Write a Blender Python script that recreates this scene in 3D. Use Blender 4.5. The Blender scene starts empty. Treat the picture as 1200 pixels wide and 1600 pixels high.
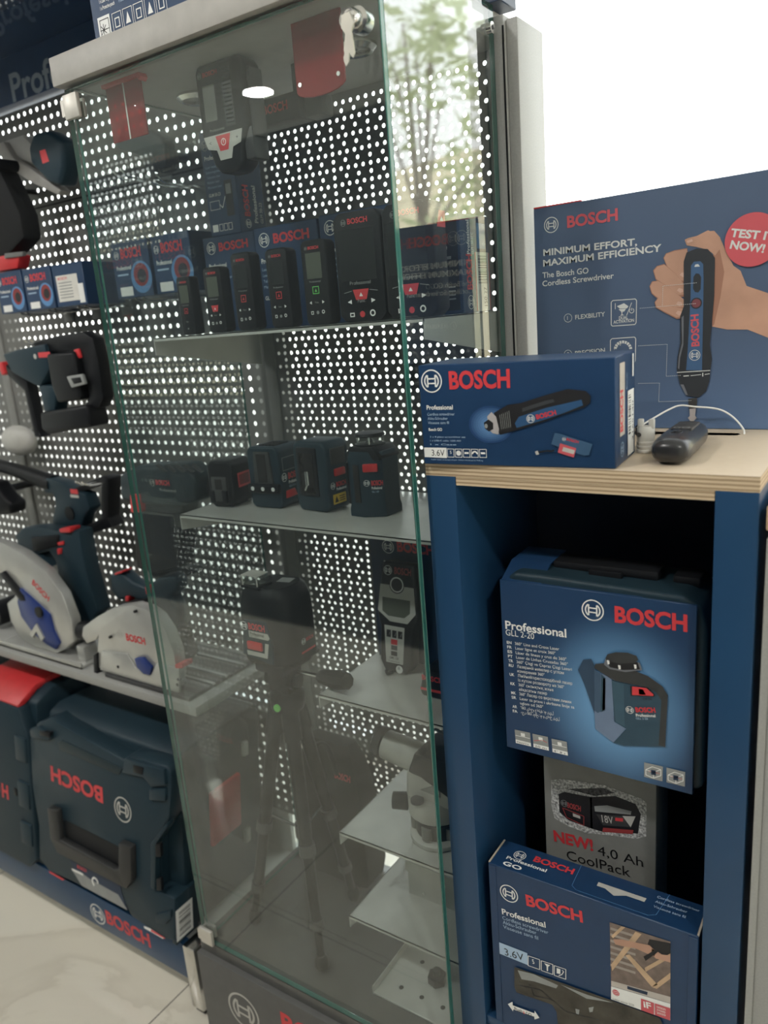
import bpy, bmesh, math, random
from mathutils import Vector, Matrix
import numpy as np

# ------------------------------------------------------------------ camera, world, light, exposure
SC = bpy.context.scene
COL = SC.collection
RW = ((0.8339025, 0.5463581, -0.0780988), (0.0722782, -0.2483958, -0.9659583), (-0.5471586, 0.7998702, -0.2466276))
EYE = Vector((0, 0, 1.5))
cam = bpy.data.cameras.new('camera')
cam_o = bpy.data.objects.new('camera', cam)
COL.objects.link(cam_o)
r0, r1, r2 = (Vector(r) for r in RW)
cam_o.matrix_world = Matrix(((r0.x, -r1.x, -r2.x, 0), (r0.y, -r1.y, -r2.y, 0), (r0.z, -r1.z, -r2.z, 1.5), (0, 0, 0, 1)))
cam.sensor_fit = 'VERTICAL'; cam.sensor_height = 36; cam.sensor_width = 27; cam.lens = 27
cam.clip_start = .02; cam.clip_end = 300
cam.dof.use_dof = True; cam.dof.focus_distance = 1.15; cam.dof.aperture_fstop = 3.3
SC.camera = cam_o
SC.view_settings.view_transform = 'Standard'; SC.view_settings.look = 'None'
SC.view_settings.gamma = 1; SC.view_settings.use_curve_mapping = False
SC.view_settings.exposure = EXPOSURE = 0.12
cy = SC.cycles
cy.max_bounces = 12; cy.diffuse_bounces = 5; cy.glossy_bounces = 6; cy.transparent_max_bounces = 40
cy.caustics_reflective = False; cy.caustics_refractive = False; cy.use_denoising = True
SKY = 4.2
w = bpy.data.worlds.new('overcast_sky'); SC.world = w; w.use_nodes = True
nt = w.node_tree; bg = nt.nodes['Background']
tc = nt.nodes.new('ShaderNodeTexCoord'); sp = nt.nodes.new('ShaderNodeSeparateXYZ'); rp = nt.nodes.new('ShaderNodeValToRGB')
nt.links.new(tc.outputs['Generated'], sp.inputs[0]); nt.links.new(sp.outputs['Z'], rp.inputs[0]); nt.links.new(rp.outputs[0], bg.inputs[0])
rp.color_ramp.elements[0].position = .0; rp.color_ramp.elements[0].color = (1, .98, .94, 1)
rp.color_ramp.elements[1].position = .6; rp.color_ramp.elements[1].color = (.93, .97, 1, 1)
bg.inputs[1].default_value = SKY
LAMP_W = 20.0                       # each ceiling downlight


def at(px, py, Y):                  # the point at depth Y (metres into the shop) seen at a spot of the 1200 x 1600 photograph
    d = r0 * (px - 600) + r1 * (py - 800) + r2 * 1200
    return EYE + d * (Y / d.y)


def atx(px, py, X):
    d = r0 * (px - 600) + r1 * (py - 800) + r2 * 1200
    return EYE + d * (X / d.x)


# ------------------------------------------------------------------ materials
MATS = {}


def mat(name, col, rough=.5, metal=0., spec=.5, noise=.06, scale=40., bump=0., coat=0., emit=0.):
    if name in MATS: return MATS[name]
    m = bpy.data.materials.new(name); m.use_nodes = True; MATS[name] = m
    t = m.node_tree; p = t.nodes['Principled BSDF']
    p.inputs['Roughness'].default_value = rough; p.inputs['Metallic'].default_value = metal
    p.inputs['Specular IOR Level'].default_value = spec; p.inputs['Coat Weight'].default_value = coat
    tc = t.nodes.new('ShaderNodeTexCoord'); n = t.nodes.new('ShaderNodeTexNoise'); n.inputs['Scale'].default_value = scale
    n.inputs['Detail'].default_value = 4
    t.links.new(tc.outputs['Object'], n.inputs['Vector'])
    r = t.nodes.new('ShaderNodeValToRGB'); t.links.new(n.outputs['Fac'], r.inputs[0])
    r.color_ramp.elements[0].position = .3; r.color_ramp.elements[1].position = .7
    r.color_ramp.elements[0].color = tuple(c * (1 - noise) for c in col) + (1,)
    r.color_ramp.elements[1].color = tuple(min(1, c * (1 + noise)) for c in col) + (1,)
    t.links.new(r.outputs[0], p.inputs['Base Color'])
    if bump:
        b = t.nodes.new('ShaderNodeBump'); b.inputs['Strength'].default_value = bump; b.inputs['Distance'].default_value = .001
        t.links.new(n.outputs['Fac'], b.inputs['Height']); t.links.new(b.outputs[0], p.inputs['Normal'])
    if emit:
        p.inputs['Emission Color'].default_value = (*col, 1); p.inputs['Emission Strength'].default_value = emit
    return m


def glassmat(name, tint, ior=1.5, haze=.0, hazecol=(.5, .55, .53)):
    m = bpy.data.materials.new(name); m.use_nodes = True; MATS[name] = m
    t = m.node_tree; N = t.nodes; L = t.links; N.remove(N['Principled BSDF'])
    tr = N.new('ShaderNodeBsdfTransparent'); tr.inputs[0].default_value = (*tint, 1)
    gl = N.new('ShaderNodeBsdfGlossy'); gl.inputs['Roughness'].default_value = 0.0
    fr = N.new('ShaderNodeFresnel')
    ge = N.new('ShaderNodeNewGeometry'); ir = N.new('ShaderNodeMapRange'); L.new(ge.outputs['Backfacing'], ir.inputs[0])
    ir.inputs[3].default_value = ior; ir.inputs[4].default_value = 1 / ior; L.new(ir.outputs[0], fr.inputs[0])     # thin sheet: the same reflectance from both sides
    mx = N.new('ShaderNodeMixShader'); L.new(fr.outputs[0], mx.inputs[0]); L.new(tr.outputs[0], mx.inputs[1]); L.new(gl.outputs[0], mx.inputs[2])
    last = mx
    if haze:
        df = N.new('ShaderNodeBsdfDiffuse'); df.inputs[0].default_value = (*hazecol, 1)
        tc = N.new('ShaderNodeTexCoord'); n = N.new('ShaderNodeTexNoise'); n.inputs['Scale'].default_value = 3
        L.new(tc.outputs['Object'], n.inputs['Vector'])
        mr = N.new('ShaderNodeMapRange'); L.new(n.outputs['Fac'], mr.inputs[0])
        mr.inputs[1].default_value = .3; mr.inputs[2].default_value = .7; mr.inputs[3].default_value = haze * .75; mr.inputs[4].default_value = haze * 1.25
        m2 = N.new('ShaderNodeMixShader'); L.new(mr.outputs[0], m2.inputs[0]); L.new(mx.outputs[0], m2.inputs[1]); L.new(df.outputs[0], m2.inputs[2])
        last = m2
    L.new(last.outputs[0], N['Material Output'].inputs[0])
    return m


NAVY = mat('navy_card', (.012, .044, .112), .38, noise=.05)
NAVYD = mat('dark_navy_card', (.010, .028, .068), .45)
NAVYB = mat('poster_blue', (.030, .066, .150), .5)
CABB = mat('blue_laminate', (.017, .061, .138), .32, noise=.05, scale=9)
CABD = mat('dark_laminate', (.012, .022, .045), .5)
TEAL = mat('petrol_plastic', (.016, .036, .050), .46, spec=.28, bump=.06, scale=300)
TEAL2 = mat('grey_green_plastic', (.022, .038, .045), .5, spec=.3, bump=.05, scale=300)
BLACK = mat('black_plastic', (.010, .011, .013), .45, spec=.22)
RUB = mat('black_rubber', (.014, .015, .016), .7, spec=.25, bump=.1, scale=200)
DGREY = mat('dark_grey_plastic', (.05, .05, .05), .5)
MGREY = mat('grey_plastic', (.17, .17, .16), .5)
LGREY = mat('light_grey_plastic', (.52, .51, .47), .45)
RED = mat('red_plastic', (.62, .035, .04), .4)
REDP = mat('red_print', (.66, .05, .06), .45, noise=.02)
WHITE = mat('white_print', (.86, .86, .83), .5, noise=.02)
PALE = mat('pale_blue_print', (.42, .56, .72), .5, noise=.02)
GLOWB = mat('sky_blue_print', (.11, .27, .52), .45, noise=.05)
BLK = mat('black_print', (.012, .012, .014), .5)
GRYP = mat('grey_print', (.30, .31, .30), .5)
GREENP = mat('green_print', (.16, .62, .14), .5)
YEL = mat('yellow_label', (.75, .5, .06), .5)
SCRN = mat('lcd_screen', (.115, .125, .10), .18, noise=.03)
SCRD = mat('dark_display_glass', (.018, .02, .02), .28)
LENS = mat('smoky_lens', (.03, .028, .026), .06, coat=.5)
POWD = mat('grey_powder_coat', (.36, .36, .34), .5, bump=.04, scale=400)
PANEL = mat('perforated_sheet_grey', (.17, .17, .158), .5, scale=6)
SHELF = mat('shelf_sheet_metal', (.60, .60, .56), .32, metal=.2, noise=.1, scale=14)
FASCIA = mat('fascia_grey', (.40, .385, .355), .45)
PLINTH = mat('plinth_grey', (.105, .105, .10), .5)
CHROME = mat('brushed_steel', (.72, .71, .68), .22, metal=1.)
SILV = mat('cast_aluminium', (.55, .55, .52), .38, metal=.55, scale=18)
EDGE = mat('glass_edge_green', (.035, .15, .12), .15, coat=.4)
CREAM = mat('cream_plastic', (.74, .72, .66), .45)
SKIN = mat('printed_skin', (.52, .30, .21), .6, scale=18, noise=.12)
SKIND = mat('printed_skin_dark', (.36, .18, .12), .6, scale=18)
WOODP = mat('printed_timber', (.55, .38, .24), .6, noise=.2)
BARK = mat('bark', (.34, .30, .25), .9, bump=.4, scale=12)
CARDIN = mat('raw_card', (.55, .48, .38), .7)
CUTOUT = mat('window_film', (.05, .045, .035), .15, scale=30, noise=.5)
GLASS = glassmat('door_glass', (.93, .96, .95), 1.68, haze=.012, hazecol=(.45, .53, .52))  # pale diffuse film painted in to imitate the veil of reflected shop light
GLASS2 = glassmat('side_glass', (.945, .975, .965), 2.05)
GLASS3 = glassmat('shopfront_glass', (.97, .98, .975), 1.45)
REDG = glassmat('translucent_red_acrylic', (.50, .05, .07), 1.4, haze=.33, hazecol=(.62, .05, .07))
CLEARP = glassmat('clear_lens_cover', (.80, .82, .80), 1.45, haze=.06)


def plywood():
    m = bpy.data.materials.new('birch_plywood'); m.use_nodes = True
    t = m.node_tree; p = t.nodes['Principled BSDF']; p.inputs['Roughness'].default_value = .55
    tc = t.nodes.new('ShaderNodeTexCoord')
    wv = t.nodes.new('ShaderNodeTexWave'); wv.wave_type = 'BANDS'; wv.bands_direction = 'Z'
    wv.inputs['Scale'].default_value = 62; wv.inputs['Distortion'].default_value = .5; wv.inputs['Detail'].default_value = 2
    t.links.new(tc.outputs['Object'], wv.inputs['Vector'])
    r = t.nodes.new('ShaderNodeValToRGB'); t.links.new(wv.outputs['Fac'], r.inputs[0])
    r.color_ramp.elements[0].color = (.36, .25, .15, 1); r.color_ramp.elements[1].color = (.66, .52, .35, 1)
    r.color_ramp.elements[0].position = .15; r.color_ramp.elements[1].position = .6
    mp = t.nodes.new('ShaderNodeMapping'); mp.inputs['Scale'].default_value = (22, 120, 1)
    n = t.nodes.new('ShaderNodeTexNoise'); n.inputs['Scale'].default_value = 3; n.inputs['Detail'].default_value = 6
    t.links.new(tc.outputs['Object'], mp.inputs[0]); t.links.new(mp.outputs[0], n.inputs['Vector'])
    r2_ = t.nodes.new('ShaderNodeValToRGB'); t.links.new(n.outputs['Fac'], r2_.inputs[0])
    r2_.color_ramp.elements[0].color = (.62, .50, .36, 1); r2_.color_ramp.elements[1].color = (.74, .62, .47, 1)
    g = t.nodes.new('ShaderNodeNewGeometry'); s = t.nodes.new('ShaderNodeSeparateXYZ'); t.links.new(g.outputs['True Normal'], s.inputs[0])
    ab = t.nodes.new('ShaderNodeMath'); ab.operation = 'GREATER_THAN'; ab.inputs[1].default_value = .7; t.links.new(s.outputs['Z'], ab.inputs[0])
    mx = t.nodes.new('ShaderNodeMix'); mx.data_type = 'RGBA'
    t.links.new(ab.outputs[0], mx.inputs[0]); t.links.new(r.outputs[0], mx.inputs[6]); t.links.new(r2_.outputs[0], mx.inputs[7])
    t.links.new(mx.outputs[2], p.inputs['Base Color'])
    return m


PLY = plywood()


def glow_print(name, c, rx, rz, inner, outer):
    """a printed radial halo: colour falls off from the picture's centre (mesh coordinates)"""
    m = bpy.data.materials.new(name); m.use_nodes = True
    t = m.node_tree; p = t.nodes['Principled BSDF']; p.inputs['Roughness'].default_value = .36
    tc = t.nodes.new('ShaderNodeTexCoord'); mp = t.nodes.new('ShaderNodeMapping')
    mp.vector_type = 'POINT'; mp.inputs['Location'].default_value = (-c[0] / rx, 0, -c[1] / rz); mp.inputs['Scale'].default_value = (1 / rx, 0, 1 / rz)
    gr = t.nodes.new('ShaderNodeTexGradient'); gr.gradient_type = 'SPHERICAL'
    t.links.new(tc.outputs['Object'], mp.inputs[0]); t.links.new(mp.outputs[0], gr.inputs[0])
    r = t.nodes.new('ShaderNodeValToRGB'); t.links.new(gr.outputs['Fac'], r.inputs[0])
    r.color_ramp.interpolation = 'EASE'
    r.color_ramp.elements[0].color = (*outer, 1); r.color_ramp.elements[1].color = (*inner, 1)
    r.color_ramp.elements[0].position = .02; r.color_ramp.elements[1].position = .85
    t.links.new(r.outputs[0], p.inputs['Base Color'])
    return m


def floormat():
    m = bpy.data.materials.new('beige_marble_tile'); m.use_nodes = True
    t = m.node_tree; p = t.nodes['Principled BSDF']; p.inputs['Roughness'].default_value = .12
    tc = t.nodes.new('ShaderNodeTexCoord'); mp = t.nodes.new('ShaderNodeMapping'); mp.inputs['Location'].default_value = (1.305, -.518, 0)
    t.links.new(tc.outputs['Object'], mp.inputs[0])
    n = t.nodes.new('ShaderNodeTexNoise'); n.inputs['Scale'].default_value = 1.6; n.inputs['Detail'].default_value = 9; n.inputs['Distortion'].default_value = 1.6
    t.links.new(tc.outputs['Object'], n.inputs['Vector'])
    r = t.nodes.new('ShaderNodeValToRGB'); t.links.new(n.outputs['Fac'], r.inputs[0])
    e = r.color_ramp.elements; e[0].position = .42; e[0].color = (.68, .63, .53, 1); e[1].position = .56; e[1].color = (.72, .675, .575, 1)
    x = e.new(.485); x.color = (.62, .57, .475, 1); x2 = e.new(.50); x2.color = (.70, .65, .55, 1)
    b = t.nodes.new('ShaderNodeTexBrick'); b.offset = 0; b.inputs['Scale'].default_value = 1; b.inputs['Mortar Size'].default_value = .0016
    b.inputs['Brick Width'].default_value = .8; b.inputs['Row Height'].default_value = .8; b.inputs['Mortar Smooth'].default_value = .1
    b.inputs['Mortar'].default_value = (.10, .09, .08, 1)
    t.links.new(mp.outputs[0], b.inputs['Vector']); t.links.new(r.outputs[0], b.inputs['Color1']); t.links.new(r.outputs[0], b.inputs['Color2'])
    t.links.new(b.outputs['Color'], p.inputs['Base Color'])
    return m


# ------------------------------------------------------------------ mesh builder
_TXT = {}


def glyphs(s, bold):
    k = (s, bold)
    if k not in _TXT:
        c = bpy.data.curves.new('lettering', 'FONT'); c.body = s; c.offset = bold; c.resolution_u = 3
        o = bpy.data.objects.new('lettering', c); me = bpy.data.meshes.new_from_object(o)
        v = [x.co.copy() for x in me.vertices]; f = [tuple(p.vertices) for p in me.polygons]
        bpy.data.objects.remove(o); bpy.data.curves.remove(c); bpy.data.meshes.remove(me)
        xs = [q.x for q in v] or [0, 1]
        _TXT[k] = (v, f, min(xs), max(xs))
    return _TXT[k]


_h = glyphs('H', 0.0); CAP = max(q.y for q in _h[0]) - min(q.y for q in _h[0])


class B:
    """collects shapes in world coordinates; build() links them as ONE mesh object"""

    def __init__(s, m=None):
        s.bm = bmesh.new(); s.mats = []; s.cur = 0
        if m: s.m(m)

    def m(s, m):
        if m not in s.mats: s.mats.append(m)
        s.cur = s.mats.index(m); return s

    def _f(s, fs):
        for f in fs: f.material_index = s.cur

    def face(s, pts):
        try: f = s.bm.faces.new([s.bm.verts.new(p) for p in pts])
        except ValueError: return
        f.material_index = s.cur

    def _bev(s, vs, bev, seg):
        if bev <= 0: return
        vset = set(vs); es = [e for e in s.bm.edges if e.verts[0] in vset and e.verts[1] in vset and len(e.link_faces) == 2 and e.calc_face_angle(0) > .5]
        r = bmesh.ops.bevel(s.bm, geom=es, offset=bev, segments=seg, profile=.5, affect='EDGES', clamp_overlap=True)
        s._f(r['faces'])

    def box(s, x0, x1, y0, y1, z0, z1, bev=0, seg=2):
        return s.prism([(x0, z0), (x1, z0), (x1, z1), (x0, z1)], 'y', y0, y1, bev, seg)

    def obox(s, c, size, rot, bev=0):
        """box of a size about c turned by a Matrix or Euler z angle"""
        R = rot if isinstance(rot, Matrix) else Matrix.Rotation(rot, 3, 'Z')
        n0 = set(s.bm.verts); hx, hy, hz = (q / 2 for q in size)
        s.box(-hx, hx, -hy, hy, -hz, hz, bev)
        c = Vector(c)
        for v in s.bm.verts:
            if v not in n0: v.co = R @ v.co + c
        return s

    def prism(s, pts, ax, a, b, bev=0, seg=2):
        """outline in the two other axes, drawn out along ax from a to b"""
        def P(p, d): return {'x': (d, p[0], p[1]), 'y': (p[0], d, p[1]), 'z': (p[0], p[1], d)}[ax]
        A = [s.bm.verts.new(P(p, a)) for p in pts]; Bv = [s.bm.verts.new(P(p, b)) for p in pts]
        n = len(pts); fs = [s.bm.faces.new(A), s.bm.faces.new(Bv[::-1])]
        for i in range(n): fs.append(s.bm.faces.new((A[i], Bv[i], Bv[(i + 1) % n], A[(i + 1) % n])))
        s._f(fs); bmesh.ops.recalc_face_normals(s.bm, faces=fs); s._bev(A + Bv, bev, seg); return s

    def trace(s, px, Y, depth, bev=0, seg=2, pt=None, zmin=None):
        """a profile measured half-way through the body's depth, drawn out from Y to Y + depth"""
        if pt is None and depth > .04: depth *= .62
        q = [(pt or at)(x, y, Y) if pt else at(x, y, Y + depth / 2) for x, y in px]
        if zmin is not None:
            for c in q: c.z = max(c.z, zmin)
        return s.prism([(p.x, p.z) for p in q], 'y', Y, Y + depth, bev, seg)

    def loft(s, rings, cap=True):
        vs = [[s.bm.verts.new(p) for p in r] for r in rings]; n = len(rings[0]); fs = []
        for a, b in zip(vs, vs[1:]):
            for i in range(n): fs.append(s.bm.faces.new((a[i], a[(i + 1) % n], b[(i + 1) % n], b[i])))
        if cap: fs += [s.bm.faces.new(vs[0][::-1]), s.bm.faces.new(vs[-1])]
        s._f(fs); bmesh.ops.recalc_face_normals(s.bm, faces=fs); return s

    def cyl(s, p, q, r, r2=None, n=20, cap=True):
        p, q = Vector(p), Vector(q); d = (q - p).normalized(); u = d.orthogonal().normalized(); v = d.cross(u)
        r2 = r if r2 is None else r2
        R = lambda c, k: [c + (u * math.cos(t) + v * math.sin(t)) * k for t in (2 * math.pi * i / n for i in range(n))]
        return s.loft([R(p, r), R(q, r2)], cap)

    def lathe(s, prof, c, ax=(0, 0, 1), n=28):
        d = Vector(ax).normalized(); u = d.orthogonal().normalized(); v = d.cross(u); c = Vector(c)
        return s.loft([[c + d * h + (u * math.cos(t) + v * math.sin(t)) * max(r, 1e-5) for t in (2 * math.pi * i / n for i in range(n))] for r, h in prof])

    def tube(s, pts, r, n=8, sub=4):
        pts = [Vector(p) for p in pts]; n_in = len(pts)
        if sub > 1 and len(pts) > 2:
            out = []
            for i in range(len(pts) - 1):
                p0 = pts[max(0, i - 1)]; p1 = pts[i]; p2 = pts[i + 1]; p3 = pts[min(len(pts) - 1, i + 2)]
                for k in range(sub):
                    t = k / sub
                    out.append(.5 * ((2 * p1) + (p2 - p0) * t + (2 * p0 - 5 * p1 + 4 * p2 - p3) * t * t + (3 * p1 - p0 - 3 * p2 + p3) * t ** 3))
            pts = out + [pts[-1]]
        rings = []; u = None
        for i, p in enumerate(pts):
            d = (pts[min(i + 1, len(pts) - 1)] - pts[max(i - 1, 0)]).normalized()
            u = d.orthogonal().normalized() if u is None else (u - d * u.dot(d)).normalized()
            v = d.cross(u)
            if isinstance(r, (list, tuple)):
                k_ = i * (n_in - 1) / (len(pts) - 1); a_ = min(int(k_), n_in - 2); rr = r[a_] + (r[a_ + 1] - r[a_]) * (k_ - a_)
            else: rr = r
            rings.append([p + (u * math.cos(t) + v * math.sin(t)) * rr for t in (2 * math.pi * k / n for k in range(n))])
        return s.loft(rings)

    def ell(s, c, r, nu=20, nv=12):
        c = Vector(c)
        return s.loft([[c + Vector((r[0] * math.sin(a) * math.cos(t), r[1] * math.sin(a) * math.sin(t), -r[2] * math.cos(a))) for t in (2 * math.pi * i / nu for i in range(nu))]
                       for a in (math.pi * (k + .02) / (nv + .04) for k in range(nv + 1))])

    def turn(s, ang, about, axis='Z'):
        R = Matrix.Rotation(ang, 3, axis); c = Vector(about)
        for v in s.bm.verts: v.co = R @ (v.co - c) + c
        return s

    def build(s, name, parent=None, label=None, sharp=38, keep=False):
        me = bpy.data.meshes.new(name); bm = s.bm
        off = Vector((0, 0, 0)); q = parent
        while q is not None: off += q.location; q = q.parent
        for v in bm.verts: v.co -= off
        bm.to_mesh(me); bm.free()
        for m in s.mats: me.materials.append(m)
        me.polygons.foreach_set('use_smooth', [True] * len(me.polygons))
        me.set_sharp_from_angle(angle=math.radians(sharp))
        o = bpy.data.objects.new(name, me); COL.objects.link(o)
        if parent is not None: o.parent = parent
        if label: o['label'] = label
        return o


class Pr(B):
    """flat print on a face: origin o, right u, up v; everything in face metres"""

    def __init__(s, o, u=(1, 0, 0), v=(0, 0, 1), lift=.0006):
        super().__init__(); s.o = Vector(o); s.u = Vector(u).normalized(); s.v = Vector(v).normalized(); s.n = s.u.cross(s.v).normalized(); s.k = 0; s.lift = lift

    def P(s, a, b): return s.o + s.u * a + s.v * b + s.n * (s.lift + s.k * .00012)

    def up(s, k=1): s.k += k; return s

    def poly(s, m, pts):
        s.m(m); s.face([s.P(a, b) for a, b in pts]); return s

    def rect(s, m, a0, b0, a1, b1): return s.poly(m, [(a0, b0), (a1, b0), (a1, b1), (a0, b1)])

    def disc(s, m, a, b, r, n=28, ry=None):
        ry = r if ry is None else ry
        return s.poly(m, [(a + r * math.cos(2 * math.pi * i / n), b + ry * math.sin(2 * math.pi * i / n)) for i in range(n)])

    def arc(s, m, a, b, r0_, r1_, t0=0, t1=360, n=32):
        s.m(m)
        for i in range(n):
            p, q = (math.radians(t0 + (t1 - t0) * k / n) for k in (i, i + 1))
            s.face([s.P(a + r * math.cos(t), b + r * math.sin(t)) for r, t in ((r0_, p), (r1_, p), (r1_, q), (r0_, q))])
        return s

    def line(s, m, p, q, w_):
        p, q = Vector(p), Vector(q); d = (q - p).normalized(); n = Vector((-d.y, d.x)) * w_ / 2
        return s.poly(m, [p - n, q - n, q + n, p + n])

    def frame(s, m, a0, b0, a1, b1, w_):
        for x in ((a0, b0, a1, b0 + w_), (a0, b1 - w_, a1, b1), (a0, b0 + w_, a0 + w_, b1 - w_), (a1 - w_, b0 + w_, a1, b1 - w_)): s.rect(m, *x)
        return s

    def emblem(s, m, a, b, r):
        s.arc(m, a, b, r * .89, r, n=40)
        for g in (0, 180): s.arc(m, a, b, r * .58, r * .71, g - 52, g + 52, 14)
        for sx in (-1, 1): s.rect(m, *(sorted((a + sx * r * .30, a + sx * r * .43))[0], b - r * .52, sorted((a + sx * r * .30, a + sx * r * .43))[1], b + r * .52))
        for sy in (-1, 1): s.rect(m, a - r * .30, b + sy * r * .20 - r * .06, a + r * .30, b + sy * r * .20 + r * .06)
        return s

    def text(s, m, t, a, b, cap, width=None, bold=0., ang=0., align=0.):
        """t set at left baseline (a, b); cap = capital height; width = full set width"""
        v, f, x0, x1 = glyphs(t, bold); sy = cap / CAP; sx = sy if width is None else width / max(1e-6, x1 - x0)
        sh = align * (x1 - x0) * sx; c, sn = math.cos(ang), math.sin(ang); s.m(m)
        q = []
        for p in v:
            x = (p.x - x0) * sx - sh; y = p.y * sy
            q.append(s.bm.verts.new(s.P(a + x * c - y * sn, b + x * sn + y * c)))
        for g in f:
            try: s.bm.faces.new([q[i] for i in g]).material_index = s.cur
            except ValueError: pass
        return s

    def bosch(s, a, b, cap, width, m=None): return s.text(m or REDP, 'BOSCH', a, b, cap, width, .035)

    def bars(s, a0, b0, a1, b1, n=26, vert=True, seed=1):
        r = random.Random(seed); x = 0.; ws = [r.choice((1, 1, 2, 3)) for _ in range(n)]; tot = sum(ws)
        for i, w_ in enumerate(ws):
            if i % 2 == 0:
                t0, t1 = x / tot, (x + w_) / tot
                if vert: s.rect(BLK, a0 + (a1 - a0) * t0, b0, a0 + (a1 - a0) * t1, b1)
                else: s.rect(BLK, a0, b0 + (b1 - b0) * t0, a1, b0 + (b1 - b0) * t1)
            x += w_
        return s


def thing(name, label, cat, loc=(0, 0, 0), group=None):
    o = bpy.data.objects.new(name, None); COL.objects.link(o); o.location = loc; o.empty_display_size = .05
    o['label'] = label; o['category'] = cat
    if group: o['group'] = group
    return o


def tag(o, label, cat, group=None):
    o['label'] = label; o['category'] = cat
    if group: o['group'] = group
    return o


def struct(o): o['kind'] = 'structure'; return o


def base(o, loc):
    """move a top-level one-mesh thing's origin to loc without moving the mesh"""
    loc = Vector(loc); o.data.transform(Matrix.Translation(-loc)); o.location = loc; return o


def dup(root, loc, label, rz=0.):
    r = root.copy(); COL.objects.link(r); r.location = loc; r.rotation_euler = (0, 0, rz); r['label'] = label
    for ch in list(root.children):
        c = ch.copy(); COL.objects.link(c); c.parent = r
        for g in ch.children:
            d = g.copy(); COL.objects.link(d); d.parent = c
    return r

# ------------------------------------------------------------------ the room
X0, X1, YB, YW, H = -5.0, 3.2, -4.6, 1.95, 2.95
b = B(floormat()); b.box(X0, X1, YB, YW, -.1, 0); struct(b.build('floor'))
b = B(mat('ceiling_paint', (.82, .82, .80), .8)); b.box(X0, X1, YB, YW, H, H + .1); struct(b.build('ceiling'))
WALL = mat('wall_paint', (.66, .70, .69), .7)
b = B(WALL); b.box(X0 - .1, X0, YB, YW, 0, H); struct(b.build('wall_left'))
b = B(WALL); b.box(X1, X1 + .1, YB, YW, 0, H); struct(b.build('wall_right'))
b = B(WALL); b.box(X0, X1, YB - .1, YB, 0, H); struct(b.build('wall_back'))
b = B(mat('reflection_blocker_navy', (.02, .026, .038), .6)); b.box(-4.5, .9, -1.12, -1.04, 0, 2.3); struct(b.build('reflection_blocker'))  # unseen screen added behind the camera to darken reflections in the glass door
# shopfront glazing: one window per bay, each with its frame and pane
ALU = mat('window_aluminium', (.55, .55, .54), .4, metal=.4)
edges = [X0, -3.32, -1.78, .55, 1.95, X1]
for i, (a, c) in enumerate(zip(edges, edges[1:])):
    fb = B(ALU)
    for q in ((a, a + .04, 0, H), (c - .04, c, 0, H), (a + .04, c - .04, 0, .06), (a + .04, c - .04, H - .06, H)): fb.box(q[0], q[1], YW, YW + .06, q[2], q[3])
    wo = struct(fb.build('window_%d' % (i + 1)))
    pb = B(GLASS3); pb.box(a + .04, c - .04, YW + .025, YW + .035, .06, H - .06)
    p = pb.build('window_pane', wo)
# outside: paving, a dry grassy bank and trees
b = B(mat('pavement', (.42, .40, .36), .8)); b.box(-40, 40, YW + .06, 14, -.2, -.12); struct(b.build('ground'))
gb = B(mat('dry_grass', (.78, .68, .47), .9, noise=.2, scale=2.5, bump=.4))
gr = random.Random(5)
nx, ny = 24, 14
V = [[gb.bm.verts.new((2 + 24 * i / nx, 14 + 16 * j / ny, -.2 + 6.6 * min(1, (j / ny) * 1.6) ** .8 * min(1, i / 4) + gr.uniform(-.15, .15))) for i in range(nx + 1)] for j in range(ny + 1)]
for j in range(ny):
    for i in range(nx): gb.bm.faces.new((V[j][i], V[j][i + 1], V[j + 1][i + 1], V[j + 1][i]))
struct(gb.build('hill'))


def leafmat(name, c):
    m = bpy.data.materials.new(name); m.use_nodes = True; t = m.node_tree; p = t.nodes['Principled BSDF']
    p.inputs['Roughness'].default_value = .6; n = t.nodes.new('ShaderNodeTexNoise'); n.inputs['Scale'].default_value = 2.5
    r = t.nodes.new('ShaderNodeValToRGB'); t.links.new(n.outputs['Fac'], r.inputs[0])
    r.color_ramp.elements[0].color = tuple(q * .65 for q in c) + (1,); r.color_ramp.elements[1].color = tuple(min(1, q * 1.3) for q in c) + (1,)
    tl = t.nodes.new('ShaderNodeBsdfTranslucent'); mx = t.nodes.new('ShaderNodeMixShader'); mx.inputs[0].default_value = .5
    t.links.new(r.outputs[0], p.inputs['Base Color']); t.links.new(r.outputs[0], tl.inputs[0])
    t.links.new(p.outputs[0], mx.inputs[1]); t.links.new(tl.outputs[0], mx.inputs[2]); t.links.new(mx.outputs[0], t.nodes['Material Output'].inputs[0])
    return m


LEAF = leafmat('tree_leaf', (.62, .68, .42)); LEAF2 = leafmat('pale_tree_leaf', (.70, .73, .52))


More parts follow.
